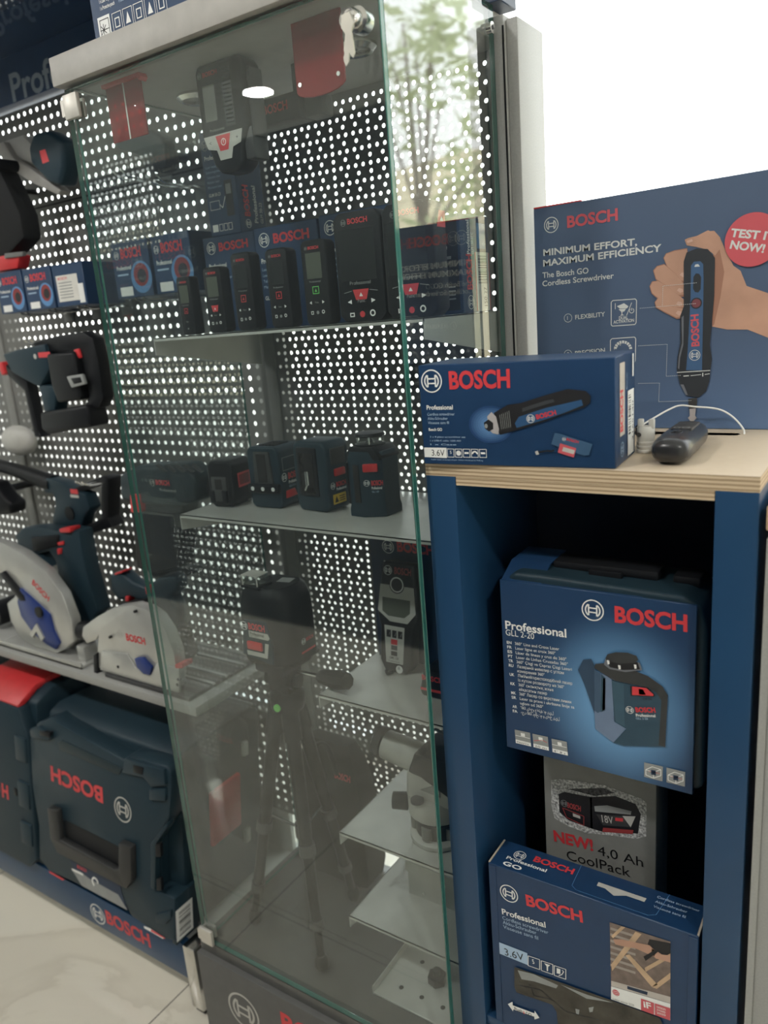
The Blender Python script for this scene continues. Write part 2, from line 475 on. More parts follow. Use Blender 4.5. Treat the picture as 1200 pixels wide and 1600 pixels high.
def tree(x, y, z, h, rad, leafm, seed, label, sparse):
    rr = random.Random(seed)
    t = thing('tree', label, 'tree', (x, y, z), 'trees outside the shop')
    tb = B(BARK); top = Vector((x + .2, y, z + h * .9))
    tb.tube([(x, y, z), (x + .1, y, z + h * .4), top], [.09, .06, .02], 8)
    blobs = []
    for k in range(9):
        a = rr.uniform(0, 6.28); e = rr.uniform(.3, 1); zz = z + h * rr.uniform(.35, .95)
        c = Vector((x + rad * e * math.cos(a), y + rad * e * math.sin(a), zz)); blobs.append((c, rad * rr.uniform(.3, .55)))
        tb.tube([(x + .05, y, z + h * .3 + (zz - z) * .2), (Vector((x, y, zz)) * .4 + c * .6) - Vector((0, 0, .2)), c], [.03, .02, .008], 6)
    tb.build('trunk', t)
    vs, fs = [], []
    for c, r in blobs:
        for _ in range(sparse):
            d = Vector((rr.gauss(0, 1), rr.gauss(0, 1), rr.gauss(0, .8))).normalized() * r * rr.random() ** .5
            p = c + d; u = Vector((rr.uniform(-1, 1), rr.uniform(-1, 1), rr.uniform(-.6, .6))).normalized(); v = u.orthogonal().normalized(); s_ = rr.uniform(.07, .15)
            i = len(vs); vs += [p - u * s_ * 1.6, p + v * s_ * .6, p + u * s_ * 1.6, p - v * s_ * .6]; fs.append((i, i + 1, i + 2, i + 3))
    me = bpy.data.meshes.new('crown'); me.from_pydata([tuple(v - Vector((x, y, z))) for v in vs], [], fs); me.materials.append(leafm)
    o = bpy.data.objects.new('crown', me); COL.objects.link(o); o.parent = t


tree(5.2, 11.0, -.12, 6.4, 1.7, LEAF, 3, 'loose green tree outside the shopfront, nearest the window', 45)
tree(8.6, 13.2, -.12, 7.6, 1.9, LEAF2, 4, 'tall pale green tree outside, beside the dry grass bank', 45)
tree(6.4, 16.5, .9, 5.6, 1.6, LEAF, 8, 'small dark green tree standing on the dry grass bank', 45)


def downlight(x, y, label):
    t = thing('ceiling_light', label, 'ceiling light', (x, y, H), 'round ceiling downlights')
    rb = B(mat('lamp_rim', (.8, .8, .78), .4)); rb.lathe([(.085, -.0), (.105, -.0), (.105, -.012), (.085, -.016), (.085, -.004)], (x, y, H)); rb.build('rim', t)
    d = B(mat('lamp_diffuser', (1., .95, .92), .5, emit=14)); d.cyl((x, y, H - .002), (x, y, H - .008), .086); d.build('diffuser', t)
    l = bpy.data.lights.new('lamp_light', 'AREA'); l.shape = 'DISK'; l.size = .17; l.energy = LAMP_W; l.color = (1, .985, .96)
    lo = bpy.data.objects.new('lamp_light', l); COL.objects.link(lo); lo.location = (0, 0, -.02); lo.parent = t


for i, (x, y) in enumerate(((-3.52, -2.39), (-1.2, -2.39), (1.1, -2.39), (-3.52, -.5), (-1.2, -.5), (1.1, -.5), (-3.52, -4.0), (-1.2, -4.0), (1.1, -4.0))):
    downlight(x, y, 'round white ceiling downlight, ' + ('back', 'middle', 'front')[1 if i < 3 else 2 if i < 6 else 0] + ' row, ' + ('over the left aisle', 'over the middle aisle', 'over the right aisle')[i % 3])

# ------------------------------------------------------------------ wall display unit with perforated backs
PY = 1.235
unit = thing('wall_display_unit', 'grey perforated wall display unit with blue header sign and blue plinth skirt', 'display shelving', (-2.0, PY, 0))


def perforated(rows, x0, x1, ybase, name, label=None, thick=.0012, n=12):
    """rows: (z centre, strip height, hole pitch, first hole x); real round holes through the sheet"""
    V, F = [], []
    ca = [math.radians(225 + 360 * i / n) for i in range(n)]

    def quadf(a, b, c, d):
        i = len(V); V.extend((a, b, c, d)); F.append((i, i + 1, i + 2, i + 3))
    for z, hh, pit, r in rows:
        za, zb = z - hh / 2, z + hh / 2
        k = int((x1 - x0) // pit); mar = (x1 - x0 - k * pit) / 2
        if r <= 0 or k < 1:
            quadf((x0, ybase, za), (x1, ybase, za), (x1, ybase, zb), (x0, ybase, zb)); continue
        if mar > 1e-4:
            quadf((x0, ybase, za), (x0 + mar, ybase, za), (x0 + mar, ybase, zb), (x0, ybase, zb))
            quadf((x1 - mar, ybase, za), (x1, ybase, za), (x1, ybase, zb), (x1 - mar, ybase, zb))
        for j in range(k):
            xa = x0 + mar + j * pit; xb = xa + pit; cx_ = (xa + xb) / 2; i = len(V)
            V.extend(((xa, ybase, za), (xb, ybase, za), (xb, ybase, zb), (xa, ybase, zb)))
            V.extend((cx_ + r * math.cos(t), ybase, z + r * math.sin(t)) for t in ca)
            V.extend((cx_ + r * math.cos(t), ybase + thick, z + r * math.sin(t)) for t in ca)
            m_ = n // 4
            for q in range(4):
                hv = [i + 4 + (q * m_ + e) % n for e in range(m_ + 1)]
                F.append([i + q, i + (q + 1) % 4] + hv[::-1])
            for e in range(n):
                f_ = (e + 1) % n; F.append((i + 4 + e, i + 4 + f_, i + 4 + n + f_, i + 4 + n + e))
    off = unit.location
    me = bpy.data.meshes.new(name); me.from_pydata([(x - off.x, y - off.y, z - off.z) for x, y, z in V], [], F); me.materials.append(PANEL)
    o = bpy.data.objects.new(name, me); COL.objects.link(o); o.parent = unit
    if label: o['label'] = label
    return o


rowsL = [(z, .0245, .0250, .0051) for z in np.arange(.315, 1.815, .0245)] 
perforated(rowsL, -2.065, -1.115, PY, 'perforated_panel', 'lower perforated panel behind the hanging tools')
perforated(rowsL, -3.0, -2.10, PY, 'perforated_panel', 'perforated panel at the far left bay')
rowsT = [(z, .0245, .0250, .0051) for z in np.arange(1.838, 2.05, .0245)]
perforated(rowsT, -2.065, -1.115, PY, 'perforated_panel', 'short perforated panel under the header sign')
perforated(rowsT, -3.0, -2.10, PY, 'perforated_panel')
rowsR = []
for i, z in enumerate(np.arange(.335, 1.875, .0135)):
    rowsR.append((z, .0135, .0164 if i % 2 == 0 else .0272, .0038))
rowsR.append((1.889, .018, 1, 0))
perforated(rowsR, -1.085, -.541, PY, 'perforated_panel', 'densely perforated panel behind the glass showcase')
UPR = mat('upright_grey', (.22, .22, .205), .5)
for x0, x1, z1 in ((-2.10, -2.065, 2.05), (-1.115, -1.085, 2.05), (-3.03, -3.0, 2.05)):
    b = B(UPR); b.box(x0, x1, PY - .004, PY + .05, 0, z1, .002)
    b.build('upright', unit)
b = B(POWD)            # the end post beside the showcase
b.box(-.541, -.524, 1.178, 1.285, 0, 1.915, .002); b.box(-.524, -.505, 1.186, 1.285, 0, 1.91, .003); b.m(BLACK); b.box(-.5262, -.5236, 1.1774, 1.179, .1, 1.9)
b.cyl((-.5045, 1.24, 1.43), (-.504, 1.24, 1.43), .003, n=10)
b.build('end_post', unit, 'tall grey end post with rounded edge')
b = B(BLACK); b.box(-3.0, -1.115, PY + .001, PY + .006, 1.815, 1.832); b.build('joint_strip', unit)
b = B(mat('sign_blue', (.034, .072, .155), .4)); b.box(-3.03, -1.085, PY - .03, PY + .02, 2.05, 2.30); hs = b.build('header_sign', unit, 'dark blue header sign')
p = Pr((0, PY - .03, 0)); p.text(mat('sign_grey_blue', (.40, .46, .52), .5), 'Professional', -1.780, 2.053, .056, .43, .02); p.build('lettering', hs)
gl = bpy.data.materials.new('glossy_blue_soffit'); gl.use_nodes = True
gp = gl.node_tree.nodes['Principled BSDF']; gp.inputs['Base Color'].default_value = (.026, .055, .12, 1); gp.inputs['Roughness'].default_value = .06; gp.inputs['Specular IOR Level'].default_value = .9
b = B(gl); b.box(-3.03, -.98, .70, PY - .03, 2.145, 2.20, .002); b.build('canopy', unit, 'glossy dark blue canopy mirroring the header lettering')
b = B(POWD); b.box(-3.03, -1.185, .973, PY - .002, .712, .7344, .003); b.build('shelf', unit, 'wide grey shelf carrying the circular saws')
b = B(POWD); b.box(-3.03, -1.215, .905, PY + .04, .150, .180, .002); b.box(-3.03, -1.215, PY + .004, PY + .016, .18, .315); b.build('base_deck', unit)
b = B(CABB); b.box(-3.03, -1.243, .885, .905, .088, .1812, .001); sk = b.build('skirt', unit, 'blue skirt board with white emblem and red lettering')
p = Pr((0, .885, 0))
c = at(153, 1428, .885); p.emblem(WHITE, c.x, c.z, .028)
c, d = at(172, 1462, .885), at(241, 1504, .885); p.bosch(c.x, .118, .036, d.x - c.x); p.build('lettering', sk)
b = B(CHROME); b.box(-1.243, -1.205, .883, .935, .012, .1812, .004); b.m(RUB); b.box(-1.238, -1.21, .89, .93, 0, .012); b.build('foot', unit, 'brushed steel corner foot')

# ------------------------------------------------------------------ glass showcase
GX0, GX1, GY, GZ0, GZ1 = -1.134, -.541, .86, .262, 1.888
case = thing('glass_showcase', 'tall glass showcase of measuring tools with grey plinth and grey top', 'showcase', (-.84, 1.0, 0))


def sheet(x0, x1, y0, y1, z0, z1, m, ax):
    g = B(EDGE); g.box(x0, x1, y0, y1, z0, z1, .0008, 1); g.m(m)
    k = 'xyz'.index(ax); g.bm.normal_update()
    for f in g.bm.faces:
        if abs(f.normal[k]) > .9: f.material_index = 1
    return g


b = B(FASCIA); b.box(-1.147, GX1 - .007, .85, 1.232, GZ1 + .0006, 1.9304, .002); b.build('top_panel', case, 'light grey metal top')
b = B(PLINTH); b.box(-1.150, -.541, .85, 1.232, 0, .235, .002); pl = b.build('plinth', case, 'dark grey plinth with emblem')
b = B(mat('floor_panel_grey', (.10, .10, .095), .18)); b.box(-1.147, -.543, .862, 1.232, .2352, GZ0 - .0006); b.build('floor_panel', case, 'glossy dark floor of the showcase')
p = Pr((0, .85, 0)); c = at(381, 1580, .85); p.emblem(LGREY, c.x, c.z, .043)
c = at(446, 1640, .85); p.bosch(c.x, .158, .040, .20); p.build('lettering', pl)
door = sheet(GX0, GX1 + .004, GY, GY + .009, GZ0 + .004, GZ1 - .004, GLASS, 'y').build('glass_door', case, 'hinged front glass door')
sheet(GX0 + .001, GX0 + .007, GY + .012, 1.175, GZ0, GZ1, GLASS2, 'x').build('side_pane', case, 'left glass side pane')
rp_ = sheet(GX1 - .006, GX1 + .002, GY + .012, 1.1775, GZ0, 1.930, GLASS2, 'x').build('side_pane', case, 'right glass side pane')
c = atx(762, 45, GX1 + .002)
b = B(CHROME); b.cyl((GX1 + .002, c.y, c.z), (GX1 + .010, c.y, c.z), .008, n=16); b.m(BLACK); b.cyl((GX1 + .010, c.y, c.z), (GX1 + .0105, c.y, c.z), .003, n=10); b.build('pane_screw', rp_)
for z, nm in ((1.856, 'upper'), (.286, 'lower')):
    b = B(mat('satin_clip', (.66, .63, .57), .4, metal=.5)); b.box(-1.131, -1.097, GY - .009, GY - .001, z - .018, z + .018, .002); b.box(-1.129, -1.106, GY + .0095, GY + .016, z - .014, z + .014, .002); b.box(-1.138, -1.1305, GY - .008, GY + .016, z - .012, z + .012)
    b.build('hinge_clip', door, nm + ' chrome hinge clip')
c = at(561, 32, GY)
b = B(CHROME); b.lathe([(.014, .012), (.0145, 0), (.0145, -.004), (.010, -.006), (.010, -.016), (.008, -.020), (.004, -.020)], (c.x, GY - .0005, c.z), (0, 1, 0)); b.build('lock', door, 'round chrome cam lock')
LK = c
for x in (-1.035, -.705):
    b = B(CHROME); b.lathe([(.030, .0), (.034, 0), (.034, -.004), (.028, -.010), (.024, -.008), (.024, 0)], (x, 1.05, GZ1)); b.m(LENS); b.cyl((x, 1.05, GZ1 - .001), (x, 1.05, GZ1 - .005), .024)
    b.m(CHROME)
    for k in range(18):
        a = k * math.pi / 9; b.cyl((x + .006 * math.cos(a), 1.05 + .006 * math.sin(a), GZ1 - .0055), (x + .022 * math.cos(a), 1.05 + .022 * math.sin(a), GZ1 - .0055), .0008, n=4)
    b.build('puck_light', case, 'unlit chrome puck light under the top')


def shelf(x0, x1, z, fh, bh, label, y0=.952):
    s = B(SHELF); t = .0016; z -= .0006
    s.box(x0, x1, y0, PY - .006, z - t, z)
    for x, sg in ((x0, 1), (x1, -1)):
        s.prism([(y0, z), (PY - .006, z), (PY - .006, z - bh), (y0 + .004, z - fh), (y0, z - fh)], 'x', x, x + sg * t)
    s.box(x0, x1, y0, y0 + .0016, z - .006, z)
    s.build('shelf', case, label)


ZU, ZM, Z3, Z4, Z5 = 1.494, 1.167, .858, .579, .394
shelf(-1.12, -.558, ZU, .030, .072, 'top grey shelf carrying distance meters and boxes')
shelf(-1.12, -.558, ZM, .030, .072, 'grey shelf carrying four line lasers')
shelf(-.823, -.558, Z3, .026, .06, 'half-width grey shelf carrying the wall scanner', .950)
shelf(-.809, -.558, Z4, .026, .06, 'half-width grey shelf carrying the optical level', .950)
shelf(-.807, -.558, Z5, .026, .06, 'half-width grey shelf carrying a bent sheet bracket', .950)
# ------------------------------------------------------------------ things hanging in the showcase
kt = thing('key_bunch', 'two small silver keys hanging from the showcase lock', 'keys', (LK.x, GY - .021, LK.z))
def key(a, L, dy, nm):
    k = B(mat('nickel_key', (.50, .48, .42), .35, metal=.8)); x, y, z = LK.x, GY - .021 - dy, LK.z
    k.prism([(x - .009, z - .012), (x - .006, z + .001), (x + .006, z + .001), (x + .009, z - .012), (x + .004, z - .019), (x + .0035, z - L), (x, z - L - .005), (x - .003, z - L), (x - .0045, z - L + .005), (x - .003, z - L + .009), (x - .0045, z - L + .013), (x - .003, z - .019)], 'y', y - .001, y + .001)
    k.turn(a, (x, y, z), 'Y'); k.build(nm, kt)
key(math.radians(9), .048, .001, 'key'); key(math.radians(-7), .042, .006, 'key')
k = B(CHROME); k.tube([(LK.x + .011 * math.cos(t), GY - .024, LK.z - .004 + .011 * math.sin(t)) for t in np.linspace(0, 6.28, 20)], .0008, 6, 1); k.build('key_ring', kt)

t = thing('laser_target_plate', 'square red laser target plate with white centre line hanging under the showcase top', 'target plate', (-1.045, .905, GZ1), 'red target plates under the showcase top')
b = B(REDG); b.box(-1.088, -1.005, .903, .906, 1.803, GZ1, .001); b.build('plate', t)
b = B(RED); b.prism([(-1.090, GZ1), (-1.000, GZ1), (-.997, 1.882), (-1.003, 1.878), (-1.005, 1.883), (-1.090, 1.883)], 'y', .897, .912); b.build('magnet_lip', t)
p = Pr((0, .903, 0)); p.rect(WHITE, -1.0465, 1.803, -1.0435, 1.883)
for k in range(16): p.rect(BLK, -1.088, 1.806 + k * .005, -1.0855 if k % 5 else -1.083, 1.8065 + k * .005); p.rect(BLK, -1.0075 if k % 5 else -1.010, 1.806 + k * .005, -1.005, 1.8065 + k * .005)
p.build('scale_print', t)
t = thing('laser_target_plate', 'red laser target plate with rounded lower edge hanging beside the lock keys', 'target plate', (-.675, .905, GZ1), 'red target plates under the showcase top')
ol = [(-.716, GZ1), (-.716, 1.803)] + [(-.676 + .040 * math.cos(a), 1.803 - .010 * math.sin(a)) for a in np.linspace(math.pi, 0, 9)][1:-1] + [(-.634, 1.803), (-.634, GZ1)]
ol = ol[::-1]
b = B(REDG); b.prism(ol, 'y', .918, .921, .0006, 1); b.build('plate', t)
b = B(mat('dark_red_acrylic', (.16, .02, .035), .2)); b.box(-.703, -.652, .9212, .9228, 1.818, GZ1); b.build('reflector', t, 'darker reflective centre panel')
for x in (-.708, -.643): b = B(CHROME); b.cyl((x, .9175, 1.812), (x, .916, 1.812), .003, n=10); b.build('rivet', t)

t = thing('laser_receiver', 'black laser receiver with small display and red power key under the showcase top', 'laser receiver', (-.88, .95, GZ1))
b = B(BLACK)
b.prism([(-.927, GZ1), (-.842, GZ1), (-.833, 1.876), (-.836, 1.79), (-.850, 1.765), (-.853, 1.742), (-.868, 1.732), (-.900, 1.732), (-.913, 1.744), (-.920, 1.768), (-.932, 1.79), (-.932, 1.878)][::-1], 'y', .945, .985, .006, 3)
b.build('body', t)
b = B(DGREY); b.box(-.834, -.826, .952, .980, 1.775, 1.87, .003); b.box(-.850, -.832, .950, .985, 1.745, 1.79, .003); b.build('side_grip', t)
p = Pr((0, .945, 0)); p.emblem(GRYP, -.921, 1.873, .004); p.text(REDP, 'BOSCH', -.914, 1.870, .006, .030, .03)
p.rect(SCRN, -.918, 1.808, -.893, 1.858); p.rect(SCRD, -.877, 1.795, -.858, 1.880)
p.m(DGREY)
for k in range(14): p.rect(GRYP, -.875, 1.799 + k * .0057, -.860, 1.8015 + k * .0057)
p.text(GRYP, 'Professional', -.912, 1.793, .004, .030)
p.up().poly(LGREY, [(-.927, 1.788), (-.846, 1.788), (-.851, 1.770), (-.868, 1.766), (-.873, 1.751), (-.897, 1.751), (-.902, 1.766), (-.920, 1.770)])
p.up().poly(REDP, [(-.902, 1.786), (-.871, 1.786), (-.878, 1.764), (-.895, 1.764)]); p.up().arc(WHITE, -.8865, 1.776, .004, .0052, n=16); p.rect(WHITE, -.8870, 1.775, -.886, 1.7795)
p.text(BLK, '<', -.916, 1.775, .006); p.text(BLK, '+', -.860, 1.775, .006)
p.build('print', t)
t = thing('receiver_clamp', 'black receiver holder with emblem hanging behind the rounded red plate', 'clamp', (-.87, 1.05, GZ1))
b = B(BLACK); b.box(-.925, -.805, 1.035, 1.075, 1.808, 1.848, .004); b.box(-.915, -.905, 1.045, 1.065, 1.845, GZ1); b.box(-.822, -.812, 1.045, 1.065, 1.845, GZ1); b.build('holder', t)
b = B(DGREY); b.box(-.800, -.765, 1.04, 1.07, 1.806, 1.838, .004); b.cyl((-.806, 1.055, 1.822), (-.764, 1.055, 1.822), .009); b.build('clamp_jaw', t)
b = B(BLACK); b.tube([(-.935 + .016 * math.cos(a), 1.032, 1.860 + .018 * math.sin(a)) for a in np.linspace(0, 6.28, 15)], .004, 8, 1); b.build('clamp_knob', t)
p = Pr((0, 1.035, 0)); p.emblem(GRYP, -.893, 1.831, .009); p.text(REDP, 'BOSCH', -.878, 1.825, .012, .050, .03); p.build('print', t)

# ------------------------------------------------------------------ cartons of the measuring tools
def carton(name, label, x0, x1, y0, y1, z0, z1, front, side=None, group=None, m=None, bev=.0012, cat='box'):
    t = thing(name, label, cat, ((x0 + x1) / 2, (y0 + y1) / 2, z0), group)
    b = B(m or NAVY); b.box(x0, x1, y0, y1, z0, z1, bev, 1); b.build('carton', t)
    p = Pr((x0, y0, z0)); front(p, x1 - x0, z1 - z0); p.build('front_print', t)
    if side:
        p = Pr((x1, y0, z0), (0, 1, 0)); side(p, y1 - y0, z1 - z0); p.build('side_print', t)
    return t


SG = 'cartons on the top showcase shelf'
def f_std(code, sub=True):
    def f(p, w_, h):
        p.emblem(WHITE, .16 * w_, h - .15 * w_, .085 * w_); p.bosch(.31 * w_, h - .20 * w_, .105 * w_, .56 * w_)
        p.text(WHITE, 'Professional', .08 * w_, h - .42 * w_, .055 * w_, .34 * w_, .02)
        if sub:
            for k in range(4): p.text(PALE, ('Laser measure', 'Laser-Entfernungsmesser', 'Telemetre laser', 'Medidor laser')[k], .08 * w_, h - (.51 + .07 * k) * w_, .035 * w_, (.3, .42, .33, .31)[k] * w_)
        p.text(WHITE, code, .08 * w_, h - .86 * w_, .045 * w_, .22 * w_, .015)
    return f


def f_tall(p, w_, h):
    p.emblem(GRYP, .16 * w_, h - .30 * w_, .11 * w_); p.text(REDP, 'BOSCH', .36 * w_, h - .36 * w_, .12 * w_, .5 * w_, .03)
    p.text(WHITE, 'Professional', .10 * w_, h - .62 * w_, .09 * w_, .56 * w_, .02)
    for k in range(5): p.text(PALE, ('Laser measure', 'Entfernungsmesser', 'Telemetre laser', 'Medidor laser', 'Misuratore laser')[k], .10 * w_, h - (.80 + .11 * k) * w_, .055 * w_, (.42, .5, .44, .4, .46)[k] * w_)
    p.text(WHITE, 'GLM 50-23', .10 * w_, h - 1.42 * w_, .07 * w_, .38 * w_, .015)
    p.frame(WHITE, .1 * w_, h - 1.72 * w_, .42 * w_, h - 1.52 * w_, .012 * w_); p.line(WHITE, (.42 * w_, h - 1.62 * w_), (.50 * w_, h - 1.70 * w_), .02 * w_); p.line(WHITE, (.50 * w_, h - 1.70 * w_), (.62 * w_, h - 1.46 * w_), .02 * w_)
    p.rect(BLK, .62 * w_, h - 1.9 * w_, .86 * w_, h - 1.12 * w_); p.up().rect(GRYP, .66 * w_, h - 1.42 * w_, .82 * w_, h - 1.2 * w_)
    p.rect(WHITE, .1 * w_, .10 * w_, .28 * w_, .26 * w_)
    for k in range(3): p.frame(WHITE, (.32 + .15 * k) * w_, .10 * w_, (.44 + .15 * k) * w_, .26 * w_, .012 * w_)


def s_tall(p, d, h):
    p.text(REDP, 'BOSCH', .40 * d, .16 * h, .20 * d, .30 * h, .03, math.pi / 2); p.emblem(WHITE, .30 * d, .09 * h, .11 * d)
    p.text(WHITE, 'Professional', .68 * d, .10 * h, .13 * d, .36 * h, .02, math.pi / 2); p.text(WHITE, 'GLM 50-23', .88 * d, .10 * h, .10 * d, .2 * h, .0, math.pi / 2)


t = carton('product_box', 'dark blue distance meter carton with large emblem, below the tall carton', -1.122, -.990, 1.105, 1.20, ZU, 1.668, f_std('GLM 120'), None, SG)
carton('product_box', 'tall narrow blue carton standing on top of another carton', -1.100, -1.022, 1.108, 1.178, 1.668, 1.848, f_tall, s_tall, SG)
carton('product_box', 'blue distance meter carton in the middle of the top showcase shelf', -.982, -.838, 1.095, 1.19, ZU, 1.668, f_std('GLM 150'), None, SG)
carton('product_box', 'blue distance meter carton behind the large black meter', -.832, -.690, 1.092, 1.185, ZU, 1.670, f_std('GLM 165'), None, SG)


def s_bar(p, d, h):
    p.text(WHITE, 'Professional', .30 * d, .60 * h, .10 * d, .34 * h, .02, math.pi / 2); p.text(PALE, 'GLM 150-27 C', .42 * d, .60 * h, .07 * d, .22 * h, .0, math.pi / 2)
    p.bosch_v = p.text(REDP, 'BOSCH', .34 * d, .24 * h, .18 * d, .36 * h, .035, math.pi / 2); p.emblem(WHITE, .26 * d, .11 * h, .11 * d)
    p.rect(GLOWB, .55 * d, .66 * h, .85 * d, .92 * h)
    p.rect(REDP, .46 * d, .015 * h, .97 * d, .62 * h); p.up().rect(WHITE, .49 * d, .01 * h, .94 * d, .625 * h); p.up().bars(.56 * d, .30 * h, .87 * d, .60 * h, 40, False, 3)
    p.text(BLK, '150-27', .84 * d, .06 * h, .10 * d, .2 * h, 0, math.pi / 2)


def f_dark(p, w_, h):
    p.rect(BLK, .04 * w_, .04 * h, .96 * w_, .96 * h); p.up()
    p.text(REDP, 'BOSCH', .30 * w_, .82 * h, .06 * w_, .4 * w_, .03); p.text(WHITE, 'On', .68 * w_, .66 * h, .07 * w_); p.rect(GRYP, .56 * w_, .56 * h, .86 * w_, .59 * h)
    for k in range(4): p.rect(GRYP, .40 * w_, (.15 + .04 * k) * h, .9 * w_, (.165 + .04 * k) * h)


carton('product_box', 'blue carton with barcode label on its side, at the right end of the top shelf', -.684, -.566, 1.088, 1.186, ZU, 1.640, f_dark, s_bar, SG)


def meter(label, w_, h, d, style, x, y, rz):
    t = thing('distance_meter', label, 'distance meter', (0, 0, 0), 'distance meters on the top showcase shelf')
    b = B(BLACK if style != 'green' else RUB)
    c = w_ * .12
    b.prism([(-w_ / 2 + c, 0), (w_ / 2 - c, 0), (w_ / 2, c), (w_ / 2, h - c), (w_ / 2 - c, h), (-w_ / 2 + c, h), (-w_ / 2, h - c), (-w_ / 2, c)], 'y', 0, d, .0035, 2); b.build('body', t)
    p = Pr((0, 0, 0)); sw = w_ * .62
    p.emblem(GRYP, -w_ * .26, h * .905, w_ * .055); p.text(REDP, 'BOSCH', -w_ * .17, h * .89, w_ * .085, w_ * .42, .03)
    big = style == 'large'
    p.rect(SCRD if style in ('dark', 'large') else SCRN, -w_ * (.40 if big else .30), h * (.38 if big else .55), w_ * (.36 if big else .30), h * (.84 if big else .85))
    p.text(GRYP, 'Professional', -w_ * .22, h * (.345 if big else .505), w_ * .06, w_ * .44)
    col = GREENP if style == 'green' else REDP; p.up()
    if style in ('wedge', 'large'):
        z = .30 if big else .42; s_ = .17 if big else .20
        p.poly(REDP, [(-w_ * s_, h * z), (w_ * s_, h * z), (w_ * s_ * .66, h * (z - .095)), (-w_ * s_ * .66, h * (z - .095))])
        if big: p.line(GRYP, (-w_ * .36, h * .275), (-w_ * .19, h * .29), .0008); p.line(GRYP, (w_ * .36, h * .275), (w_ * .19, h * .29), .0008)
        p.up().poly(WHITE, [(-w_ * .04, h * (z - .065)), (w_ * .04, h * (z - .065)), (0, h * (z - .03))])
    else:
        p.frame(col, -w_ * .13, h * .37, w_ * .13, h * .46, w_ * .025); p.poly(col, [(-w_ * .05, h * .395), (w_ * .05, h * .395), (0, h * .435)])
    if style not in ('small',):
        z = .19 if big else .27
        p.poly(WHITE, [(-w_ * .30, h * z), (-w_ * .21, h * (z + .02)), (-w_ * .21, h * (z - .02))]); p.poly(WHITE, [(w_ * .30, h * z), (w_ * .21, h * (z + .02)), (w_ * .21, h * (z - .02))])
        p.text(GRYP, 'Func', -w_ * .08, h * (z - .01), w_ * .06)
        p.arc(WHITE, w_ * .22, h * (z - .115), w_ * .035, w_ * .06, n=12); p.disc(REDP if big else GRYP, 0, h * (z - .12), w_ * .055, 14); p.frame(WHITE, -w_ * .27, h * (z - .14), -w_ * .17, h * (z - .10), w_ * .02)
    else: p.text(GRYP, 'Func', -w_ * .1, h * .22, w_ * .07); p.disc(GRYP, 0, h * .11, w_ * .04, 12)
    p.build('print', t)
    if big:
        q = Pr((w_ / 2, 0, 0), (0, 1, 0)); q.poly(REDP, [(d * .25, h * .76), (d * .9, h * .76), (d * .9, h * .90), (d * .45, h * .90)]); q.up().poly(WHITE, [(d * .5, h * .81), (d * .75, h * .81), (d * .62, h * .85)]); q.build('side_mark', t)
    t.location = (x, y, ZU); t.rotation_euler = (0, 0, rz)
    return t


meter('smallest black distance meter, at the left end of the top showcase shelf', .034, .102, .024, 'small', -1.083, 1.005, .05)
meter('small distance meter with pale screen and red wedge key', .042, .112, .026, 'wedge', -1.013, 1.008, .03)
meter('black distance meter with dark screen and red key, third from the left of the shelf', .044, .128, .028, 'dark', -.941, 1.006, .0)
meter('black distance meter with red key standing left of the green-key meter', .046, .126, .028, 'dark', -.860, 1.004, .0)
meter('distance meter with green square key and pale screen', .050, .130, .028, 'green', -.781, 1.002, .0)
big = meter('large black distance meter with wide dark display, beside the green-key meter', .085, .160, .040, 'large', -.690, .995, .02)
dup(big, (-.600, .992, ZU), 'large black distance meter with wide display at the right end, seen through the side pane', .02)

# ------------------------------------------------------------------ four line lasers
LG = 'line lasers on the middle showcase shelf'
def laser_base(label, m, w_, h, d, ch, place, rz, extra):
    t = thing('line_laser', label, 'line laser', (0, 0, 0), LG)
    b = B(m)
    b.prism([(-w_ / 2 + ch, 0), (w_ / 2 - ch, 0), (w_ / 2, ch), (w_ / 2, h - ch), (w_ / 2 - ch, h), (-w_ / 2 + ch, h), (-w_ / 2, h - ch), (-w_ / 2, ch)], 'y', 0, d, ch * .55, 3); b.build('housing', t)
    extra(t); t.location = (*place, ZM); t.rotation_euler = (0, 0, rz); return t


def ex1(t):
    b = B(DGREY); b.box(-.020, .016, -.004, .004, .012, .060, .003); b.build('front_bracket', t)
    b = B(BLACK); b.box(-.024, -.014, -.007, 0, .010, .034, .002); b.box(.004, .016, -.007, 0, .010, .034, .002); b.build('mount_rail', t)
    b = B(LENS); b.box(-.010, .006, -.0045, -.003, .036, .056); b.build('lens', t)
    p = Pr((.0295, 0, 0), (0, 1, 0)); p.frame(REDP, .016, .036, .056, .064, .004); p.rect(mat('dark_red_plastic', (.25, .02, .025), .4), .020, .040, .052, .060); p.build('label_frame', t)


laser_base('small black cube line laser with red frame on its side', BLACK, .059, .090, .066, .009, (-1.071, 1.020), .14, ex1)


